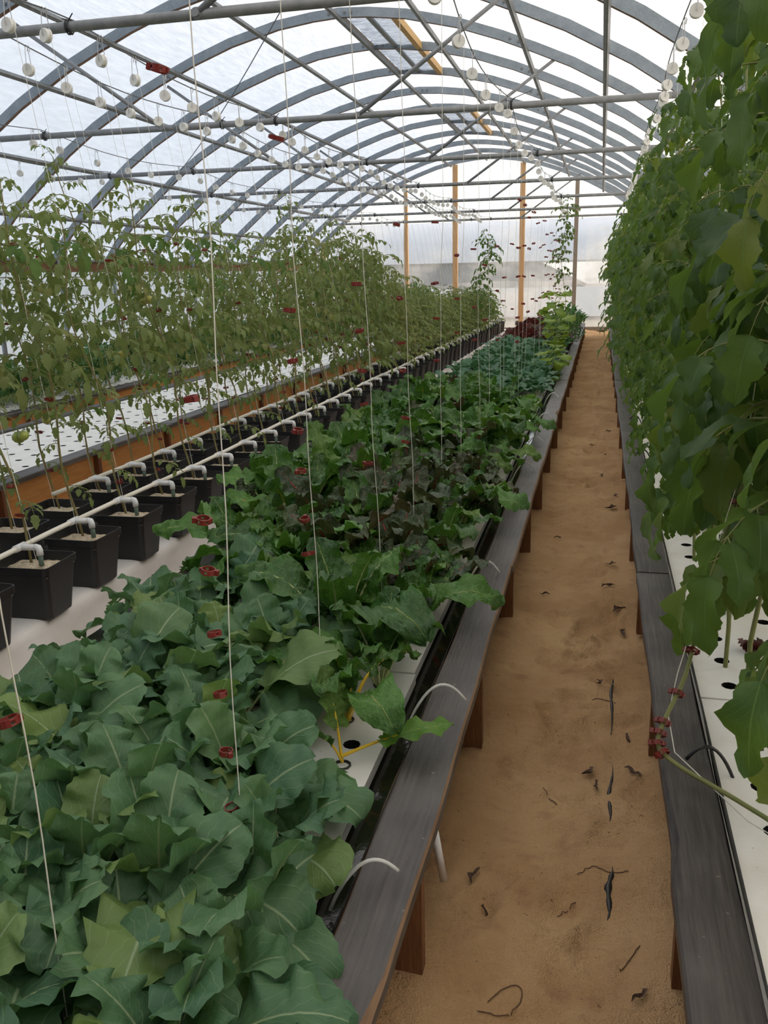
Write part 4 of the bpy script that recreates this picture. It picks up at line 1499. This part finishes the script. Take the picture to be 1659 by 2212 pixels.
# ------------------------------------------------------------------ the vine wall on the right
def build_vine_wall():
    def big_vine(seed, top, lean, pool, n, s0, sc=(.85, 1.15)):
        q = random.Random(seed)
        t = thing('tomato_vine', 'tomato vine', 'tomato plant')
        pts = stem_pts(seed, top, lean, .04, 16)
        kid(t, obj('stem', MB().tube(pts, [.008 - .004 * i / 16 for i in range(17)], 6).mesh('stem', ['vine'], True), t))
        for i in range(n):
            s = s0 + (1 - s0) * i / (n - 1)
            if pool is TL_BIG and s * top > 1.5 and q.random() < .5: continue
            a = i * 2.4 + q.uniform(-.4, .4)
            k = q.uniform(*sc) * (.7 if s > .95 else 1)
            kid(t, obj('leaf', q.choice(pool), t, at(pts, s), (q.uniform(-.2, .2), q.uniform(-.2, .25), a), (k,) * 3))
        return t
    near = [big_vine(3000 + i, tp, (-.02, .05), TL_BIG, 34, s0) for i, (tp, s0) in enumerate(((2.35, .24), (2.5, .2), (2.2, .26), (2.4, .24)))]
    mid = [big_vine(3050 + i, tp, (-.06, .05), TL_DARK, 34, .14) for i, tp in enumerate((2.1, 2.3, 1.95, 2.2))]
    far = [foliage_vine(3100 + i, tp, (-.06, 0), DARK_MB, 38, ['tomato_dark', 'vine'], .10, .05, (.9, 1.25), 'tomato_vine') for i, tp in enumerate((1.95, 2.1, 1.85, 2.05))]
    z = RAFT_TOP
    for (x, y, i, rz, s) in ((.60, 1.72, 3, .4, 1.0), (.50, 2.12, 1, 2.1, 1.0), (.74, 2.35, 0, 1.2, 1.0), (.49, 2.62, 2, 4.0, 1.0), (.82, 2.85, 1, 3.0, 1.0), (.48, 3.05, 0, 5.2, 1.0), (.90, 3.35, 2, .9, 1.0), (.50, 3.45, 3, 2.9, 1.0)):
        place(near[i], (x, y, z), rz, s, 'large-leaved dark green tomato vine hanging over the near end of the raft', 'large-leaved tomato vines at the near end')
    y = 3.85
    k = 0
    while y < 9.6:
        place(mid[k % 4], (.50 + R(-.04, .04), y, z), R(-.6, .6), R(.95, 1.08), 'dark green tomato vine in the leafy row along the path', 'tomato vines in the row along the path')
        place(mid[(k + 2) % 4], (.98 + R(-.05, .05), y + .2, z), R(0, 6), R(.95, 1.03), 'dark green tomato vine in the back row of the leafy wall', 'tomato vines in the back row')
        y += .42; k += 1
    while y < 23.3:
        place(far[k % 4], (.50 + R(-.05, .05), y, z), R(-.5, .5), R(.95, 1.1), 'distant dark green tomato vine in the leafy row along the path', 'distant tomato vines along the path')
        if k % 2 == 0:
            place(far[(k + 1) % 4], (1.0 + R(-.05, .05), y + .2, z), R(0, 6), R(.95, 1.05), 'distant dark green tomato vine in the back row of the leafy wall', 'distant tomato vines in the back row')
        y += .46; k += 1
    # small fruit showing orange between the leaves
    for (x, yy, zz) in ((.36, 9.0, 1.25), (.34, 9.2, 1.08), (.36, 12.5, .95), (.38, 7.6, .8)):
        t = thing('tomato_truss', 'small orange tomatoes ripening between leaves of the vine wall', 'tomato', (x, yy, zz), 0, 'orange tomatoes on the vine wall')
        obj('truss_stalk', MB().tube([(.12, 0, .05), (.05, 0, .05), (0, 0, 0)], .002, 4).mesh('truss_stalk', ['vine'], True), t)
        for i in range(3):
            obj('fruit', FRUIT_OR, t, (.02 * math.cos(i * 2.1), .02 * math.sin(i * 2.1), -.015 * i))
    # the bare old stem clipped along a string, lying over the ledge
    t = thing('tomato_vine', 'bare green tomato stem looping over the dark ledge with red clips', 'tomato plant', (.62, 1.86, RAFT_TOP))
    pts = [(.62, 1.86, .31), (.50, 1.95, .36), (.36, 2.08, .375), (.26, 2.17, .38), (.205, 2.22, .395), (.195, 2.24, .42), (.22, 2.29, .47), (.27, 2.36, .55), (.31, 2.47, .68), (.36, 2.58, .85), (.43, 2.68, 1.05), (.5, 2.72, 1.3)]
    sm = []
    for i in range(len(pts) - 1):
        a, b = Vector(pts[i]), Vector(pts[i + 1])
        for k in range(4): sm.append(a.lerp(b, k / 4))
    sm.append(Vector(pts[-1]))
    for _ in range(2):
        sm = [sm[0]] + [(sm[i - 1] + sm[i] * 2 + sm[i + 1]) / 4 for i in range(1, len(sm) - 1)] + [sm[-1]]
    off = Vector((.62, 1.86, RAFT_TOP))
    obj('stem', MB().tube([p - off for p in sm], .0062, 8).mesh('stem', ['vine'], True), t)
    sp = [(.60, 1.87, .315), (.40, 2.02, .345), (.24, 2.21, .405), (.225, 2.29, .47), (.25, 2.37, .56), (.33, 2.52, .80), (.42, 2.66, 1.1), (.45, 2.70, 1.5)]
    obj('string', MB().tube([Vector(p) - off for p in sp], .0016, 5).mesh('string', ['string']), t)
    for i, s in enumerate((.02, .36, .43, .48, .52, .60, .68, .77, .88)):
        p = at(sm, s)
        p2 = at(sm, s + .02)
        e = (p2 - p).to_track_quat('Z', 'Y').to_euler()
        clip(p, 'red plastic clip on the bare tomato stem over the ledge', 'clips on the bare stem', tuple(e), 1.0)
build_vine_wall()

# ------------------------------------------------------------------ reels, strings and clips
def build_reels():
    # near strings over the kale and chard: (y of string, base point)
    n = 0
    SL = 'white string reel hanging on the wire above the greens'
    base = [(.98, -.90, 1.14), (1.62, -.74, 1.60), (2.28, -.81, 2.44), (2.98, -.77, 3.10), (3.72, -.80, 3.85), (4.55, -.83, 4.75), (5.35, -.82, 5.4), (6.05, -.8, 6.2), (6.75, -.82, 6.9), (7.45, -.8, 7.5), (8.05, -.84, 8.1), (8.7, -.8, 8.8)]
    for i, (y, bx, by) in enumerate(base):
        reel(-.80, y, (bx, by, RAFT_TOP + .02), SL, 'string reels above the greens', True)
    zs = {0: (1.35, .97, .31), 1: (2.02, 1.42, 1.17, 1.06, .92, .78, .64, .50, .34, .24), 2: (2.0, 1.56, 1.42, 1.22, 1.10, .95, .84), 3: (1.62, 1.46, 1.32, 1.2, .98), 4: (1.85, 1.55, 1.36, 1.24, 1.03, .92), 5: (1.9, 1.6, 1.42, 1.2), 6: (1.75, 1.5, 1.3), 7: (1.8, 1.42, 1.2), 8: (1.7, 1.3), 9: (1.85, 1.5, 1.1), 10: (1.6, 1.4), 11: (1.9, 1.3)}
    for i, lst in zs.items():
        y, bx, by = base[i]
        zt = wire_z(y) - .132
        for z in lst:
            f = (zt - z) / (zt - RAFT_TOP - .02)
            x = wire_x(-.8, y) + (bx - wire_x(-.8, y)) * f
            yy = y + (by - y) * f
            clip((x - .016, yy, z), 'red plastic clip on a string above the greens', 'clips on strings above the greens', (R(-.25, .25), R(-.25, .25), R(0, 6)), .88 if i else 1.0)
    for k in range(20):
        y = 9.4 + .68 * k
        reel(-.80, y, (-.82 + R(-.05, .05), y + R(-.1, .1), RAFT_TOP + .02), SL, 'string reels above the greens', False)
        for z in np.linspace(.95, 2.25, 5):
            if random.random() < .7 and y < 20:
                clip((-.83, y, z + R(-.1, .1)), 'red plastic clip on a distant string above the greens', 'clips on distant strings above the greens', (R(-.3, .3), R(-.3, .3), R(0, 6)), 1.25)
    # pot rows
    for wx, px, dy, lab in ((-2.90, FX, 0, 'of the pot row facing the greens'), (-3.42, BKX, .05, 'of the pot row by the plywood')):
        for k, y0 in enumerate(POT_Y):
            y = y0 + dy + .04
            if y > 24: continue
            reel(wx, y + .12, (px - .03 + R(-.03, .03), y, BZ + .225), 'white string reel hanging on the wire ' + lab, 'string reels ' + lab, y < 4.5)
            if k < 25:
                for z in (.56, .82, 1.1, 1.42, 1.8):
                    if random.random() < .55:
                        f = (2.9 - z) / 2.5
                        clip((wx + (px - .03 - wx) * f, y + .12 * (1 - f), z + R(-.08, .08)), 'red plastic clip on a string of a pot tomato plant', 'clips on the pot tomato strings', (R(-.3, .3), R(-.3, .3), R(0, 6)), 1.0)
    for wx, lab, ys in ((-5.25, 'above the empty white boards', np.arange(7.2, 24, .62)), (-6.46, 'nearest the side wall', np.arange(8.8, 24, .62))):
        for y in ys:
            y = y + R(-.1, .1)
            reel(wx, y, (wx - .25 + R(-.1, .1), y, .345), 'white string reel hanging on the wire ' + lab, 'string reels ' + lab)
    for k in range(26):
        y = 3.5 + .56 * k
        reel(.43, y, (.50, y, .31), 'white string reel hanging above the leafy vine wall', 'string reels above the vine wall')
build_reels()

# ------------------------------------------------------------------ plants on the far beds and odd plants
def build_other_plants():
    herb = lo_leaves(5, 960, Lp=.05, L=.10, W=.07, e0=lambda d: rad(86 - 40 * d), e1=lambda d: rad(60 - 70 * d), bend=1.4, fold=.25, ruf=.006, rk=4, tooth=.06, nu=6, nv=1, pet_r=.002, midrib=False)
    def bush(seed, h, r, n, mat):
        q = random.Random(seed)
        mb = MB()
        for i in range(n):
            a = q.uniform(0, 6.28); rr = r * math.sqrt(q.random()); z = h * q.random() ** .8 * (1 - .4 * rr / r)
            M = Matrix.Translation((rr * math.cos(a), rr * math.sin(a), z)) @ Matrix.Rotation(a + q.uniform(-.8, .8), 4, 'Z') @ Matrix.Scale(q.uniform(.8, 1.3), 4)
            mb.add(q.choice(herb), M)
        for i in range(5):
            a = i * 1.3
            mb.tube([(0, 0, 0), (r * .4 * math.cos(a), r * .4 * math.sin(a), h * .8)], .004, 4, 1)
        t = thing('bush_plant', 'bush', 'herb')
        kid(t, obj('foliage', mb.mesh('foliage', [mat, 'stalk_green'], True), t, kind='stuff'))
        return t
    bs = [bush(4000 + i, h, .2, 70, 'herb') for i, h in enumerate((.42, .5, .36))]
    for j in range(50):
        y = 2.5 + .42 * j
        if y > 23: break
        for x in (-6.3, -6.75, -7.1):
            if random.random() < .12: continue
            place(random.choice(bs), (x + R(-.06, .06), y + R(-.06, .06), .316), R(0, 6), R(.85, 1.35), 'bushy green herb on the bed beside the side wall', 'bushy herbs beside the side wall')
    # tall dark bushes at the far end of the empty-board bed
    tb = [bush(4050 + i, .95, .34, 150, 'herb') for i in range(2)]
    for j in range(9):
        for x in (-4.9, -4.4):
            place(tb[j % 2], (x + R(-.05, .05), 19.0 + .5 * j, .316), R(0, 6), R(.9, 1.15), 'dense dark bush at the far end of the empty-board bed', 'dense bushes at the far end')
    # tomato rows in the side-wall bed
    sv = [foliage_vine(4100 + i, tp, (.1, 0), PALE_MB, 22, ['tomato_pale', 'vine'], .15) for i, tp in enumerate((1.7, 1.95, 1.5, 1.8))]
    for k in range(34):
        y = 6.2 + .5 * k
        if random.random() < .12: continue
        place(random.choice(sv), (-6.62 + R(-.05, .05), y, .32), R(0, 6), (1, 1, R(.85, 1.1)), 'pale tomato plant rising from the herb bed beside the side wall', 'tomato plants beside the side wall')
    # tall thin tomato plants on strings at the far end
    q = foliage_vine(4200, 2.15, (.05, 0), PALE_MB, 46, ['tomato', 'vine'], .22, .10, (.9, 1.25))
    place(q, (-2.35, 18.6, .3), .3, 1.0, 'lone droopy tomato plant on a string before the tan end post', None)
    q = foliage_vine(4210, 2.75, (-.03, 0), DARK_MB, 34, ['tomato', 'vine'], .38, .08, (.75, 1.0))
    place(q, (-.72, 18.2, .3), 1.3, 1.0, 'tall lone tomato plant on a string before the grey end post', None)
    q = foliage_vine(4220, 1.75, (.03, 0), PALE_MB, 18, ['tomato', 'vine'], .4, .05, (.8, 1.1))
    place(q, (-4.2, 15.8, .3), .8, 1.0, 'lone tomato plant rising above the empty boards before a tan post', None)
    # yellow-green climber beside the path
    ck = lo_leaves(5, 980, Lp=.09, L=.14, W=.16, e0=lambda d: rad(60 - 30 * d), e1=lambda d: rad(-10 - 40 * d), bend=1.2, fold=.1, ruf=.010, rk=4, lobes=.12, tooth=.06, nu=8, nv=2, pet_r=.003, shape='round')
    cm = [m.mesh('cucumber_leaf', ['cuke', 'stalk_green'], True) for m in ck]
    for (x, y, h) in ((-.62, 12.2, .75), (-.66, 13.3, 1.0), (-.70, 14.4, 1.1), (-.62, 11.4, .45)):
        t = thing('cucumber_vine', 'yellow-green climbing vine with broad leaves beside the collards', 'vine', (x, y, RAFT_TOP), 0, 'yellow-green climbing vines')
        pts = stem_pts(int(y * 10), h, (.05, .05), .05)
        obj('stem', MB().tube(pts, .004, 5).mesh('stem', ['stalk_green'], True), t)
        for i in range(int(18 * h) + 4):
            s = .1 + .9 * random.random()
            obj('leaf', random.choice(cm), t, at(pts, s), (R(-.3, .3), R(-.2, .4), R(0, 6.28)), (R(.8, 1.3),) * 3)
    pep = bush(4300, .7, .28, 90, 'herb')
    for (x, y) in ((-.62, 16.0), (-.55, 17.0), (-.6, 19.0)):
        place(pep, (x, y, RAFT_TOP), R(0, 6), R(.9, 1.2), 'dark green bushy plant at the far end beside the path', 'dark bushy plants by the path')
    # flat parsley-like plants between kale and bench
    par = []
    for i in range(4):
        par.append(tomato_leaf_mb(4400 + i, L=.20, lf=.055, droop=.3, pairs=2, nu=8, nv=2, e0=1.25, stalk_r=.0022, tooth=.28, wr=.85).mesh('celery_leaf', ['herb', 'stalk_green'], True))
    for (x, y, lb) in ((-1.66, 3.12, 'light green celery with cut leaflets beside the white bench'), (-1.64, 3.38, 'dark leaved celery sprig behind the kale near the bench')):
        t = thing('celery_plant', lb, 'celery', (x, y, RAFT_TOP))
        for i in range(6):
            obj('leaf', par[i % 4], t, (0, 0, 0), (0, R(-.1, .3), i * 1.1 + R(-.2, .2)), (R(1.3, 1.7),) * 3)
    # little lettuces in the holes of the vine-wall raft
    sp = []
    mes = [m.mesh('lettuce_leaf', ['lettuce', 'stalk_pale'], True) for m in LETT]
    mer = [m.mesh('lettuce_leaf', ['red_lettuce', 'stalk_pale'], True) for m in LETT]
    pg = rosette('lettuce_head', 'l', 'lettuce', mes, 8, .1, 0, None, .7, 1.0)
    pr = rosette('lettuce_head', 'l', 'lettuce', mer, 8, .1, 0, None, .7, 1.0)
    for k in range(22):
        y = 3.2 + .41 * k
        if k % 2:
            place(pg, (.58 + R(-.02, .02), y, RAFT_TOP), R(0, 6), R(.45, .65), 'small green lettuce on the raft under the tomato vines', 'small green lettuces under the vines')
        else:
            place(pr, (.60 + R(-.02, .02), y, RAFT_TOP), R(0, 6), R(.35, .55), 'small red lettuce on the raft under the tomato vines', 'small red lettuces under the vines')
build_other_plants()

# ------------------------------------------------------------------ hoses and debris
def build_details():
    def hoop(name, label, mat, x0, x1, y, h, r, group, dy=.05):
        pts = []
        for i in range(15):
            s = i / 14
            pts.append((x0 + (x1 - x0) * s, y + dy * s, LEDGE_Z - .06 * (1 - s) * (1 - s) * 1.5 + .012 + h * math.sin(PI * min(1, s * 1.02)) ** .8))
        o = obj(name, MB().tube(pts, r, 8).mesh(name, [mat], True))
        tag(o, label, 'hose', group)
    for (y, h, w) in ((1.62, .05, .10), (2.47, .075, .13), (3.72, .075, .10), (4.95, .06, .09), (5.9, .065, .10), (6.9, .065, .10), (8.05, .075, .11), (9.5, .07, .1)):
        hoop('air_tube', 'clear plastic tube arching from the liner over the dark ledge by the greens', 'tube', -.545, -.545 + w + .05, y, h, .0045, 'clear tubes over the greens ledge')
    for (y, h, w) in ((1.38, .05, .12), (2.32, .055, .14), (5.0, .05, .12), (6.6, .05, .12), (8.2, .05, .12), (9.6, .05, .12), (11.2, .05, .12)):
        hoop('black_hose', 'short black hose hooked over the ledge below the vine wall', 'black_hose', .42, .42 - w, y, h, .005, 'black hoses over the vine ledge', -.03)
    # half buried black hose in the sand
    for (xa, ya, xb, yb, r) in ((.10, 3.02, .112, 3.55, .0085), (.088, 2.42, .102, 2.80, .009), (.082, 2.02, .095, 2.24, .013)):
        pts, rs = [], []
        for i in range(13):
            s = i / 12
            x, y = xa + (xb - xa) * s + .004 * math.sin(s * 9), ya + (yb - ya) * s
            pts.append((x, y, FLOOR_Z(x, y) - r * .1)); rs.append(r * (.08 + .92 * math.sin(PI * s) ** 1.3 * (.75 + .25 * math.sin(i * 2.2))))
        o = obj('buried_hose', MB().tube(pts, rs, 8).mesh('buried_hose', ['black_hose'], True))
        tag(o, 'black hose showing through the sand of the path', 'hose', 'black hose showing in the sand')
    # white pipe stub under the ledge
    o = obj('pipe_stub', MB().tube([(-.372, 1.98, .26), (-.352, 2.02, .06)], .011, 8).mesh('pipe_stub', ['fitting'], True))
    tag(o, 'short white pipe stub hanging under the greens ledge', 'pipe')
    # crumpled dry leaves and twigs on the path
    q = random.Random(11)
    spots = [(.15, 4.25, .07), (.10, 4.55, .06), (.17, 4.05, .06), (.05, 3.35, .04), (.16, 3.0, .04), (.17, 2.75, .05), (.02, 2.72, .05), (.05, 2.64, .04), (.13, 6.2, .09), (.16, 6.6, .06), (.17, 1.55, .05), (.15, 1.75, .04), (-.28, 2.12, .05), (-.24, 2.02, .03), (-.3, 1.35, .05), (.12, 5.0, .05), (.06, 7.3, .05), (-.02, 8.6, .05), (.14, 9.5, .06), (.10, 8.2, .05), (.12, 1.28, .04), (-.22, 4.4, .04), (-.2, 5.4, .04)]
    for (x, y, s) in spots:
        P = []
        ph = q.uniform(0, 6.28)
        for i in range(6):
            row = []
            for j in range(4):
                t_, v = i / 5, j / 3 * 2 - 1
                w = math.sin(PI * (.06 + .88 * t_)) * s * .17 * (1 + .5 * math.sin(i * 2.3 + ph))
                row.append(((t_ - .5) * s * 1.3, v * w + .012 * math.sin(t_ * 4 + ph * 2), .003 + .9 * w * v * v + .008 * math.sin(t_ * 5 + ph) ** 2 + q.uniform(0, .004)))
            P.append(row)
        o = obj('dry_leaf', MB().grid(P).mesh('dry_leaf', ['dry'], True), None, (x, y, FLOOR_Z(x, y) + .001), (0, 0, q.uniform(0, 3.14)))
        tag(o, 'shrivelled dark brown leaf lying on the sandy path', 'dry leaf', 'dry leaves on the sand')
    tw = [((-.19, 1.68), [(0, 0), (.03, .05), (.07, .07), (.08, .02), (.05, -.03), (-.02, -.03)]), ((-.14, 1.42), [(0, 0), (.03, .03), (.08, .025), (.12, .03)]), ((.16, 1.93), [(0, 0), (-.02, -.04), (-.05, -.09)]), ((.0, 2.2), [(0, 0), (.05, .02), (.10, .0), (.14, .015)]), ((-.12, 2.62), [(0, 0), (.05, -.06)]), ((-.05, 2.05), [(0, 0), (.05, .04)]), ((.03, 3.22), [(0, 0), (.05, .01), (.09, -.005)])]
    for (x, y), pp in tw:
        c = [Vector((a, b, 0)) for a, b in pp]
        for _ in range(3):
            d = [c[0]]
            for u, v in zip(c, c[1:]):
                d += [u.lerp(v, .25), u.lerp(v, .75)]
            c = d + [c[-1]]
        pts = [(p.x, p.y, FLOOR_Z(x + p.x, y + p.y) - FLOOR_Z(x, y) + .003) for p in c]
        o = obj('twig', MB().tube(pts, .0014, 5).mesh('twig', ['twig'], True), None, (x, y, FLOOR_Z(x, y)))
        tag(o, 'thin dry twig lying on the sandy path', 'twig', 'twigs on the sand')
build_details()
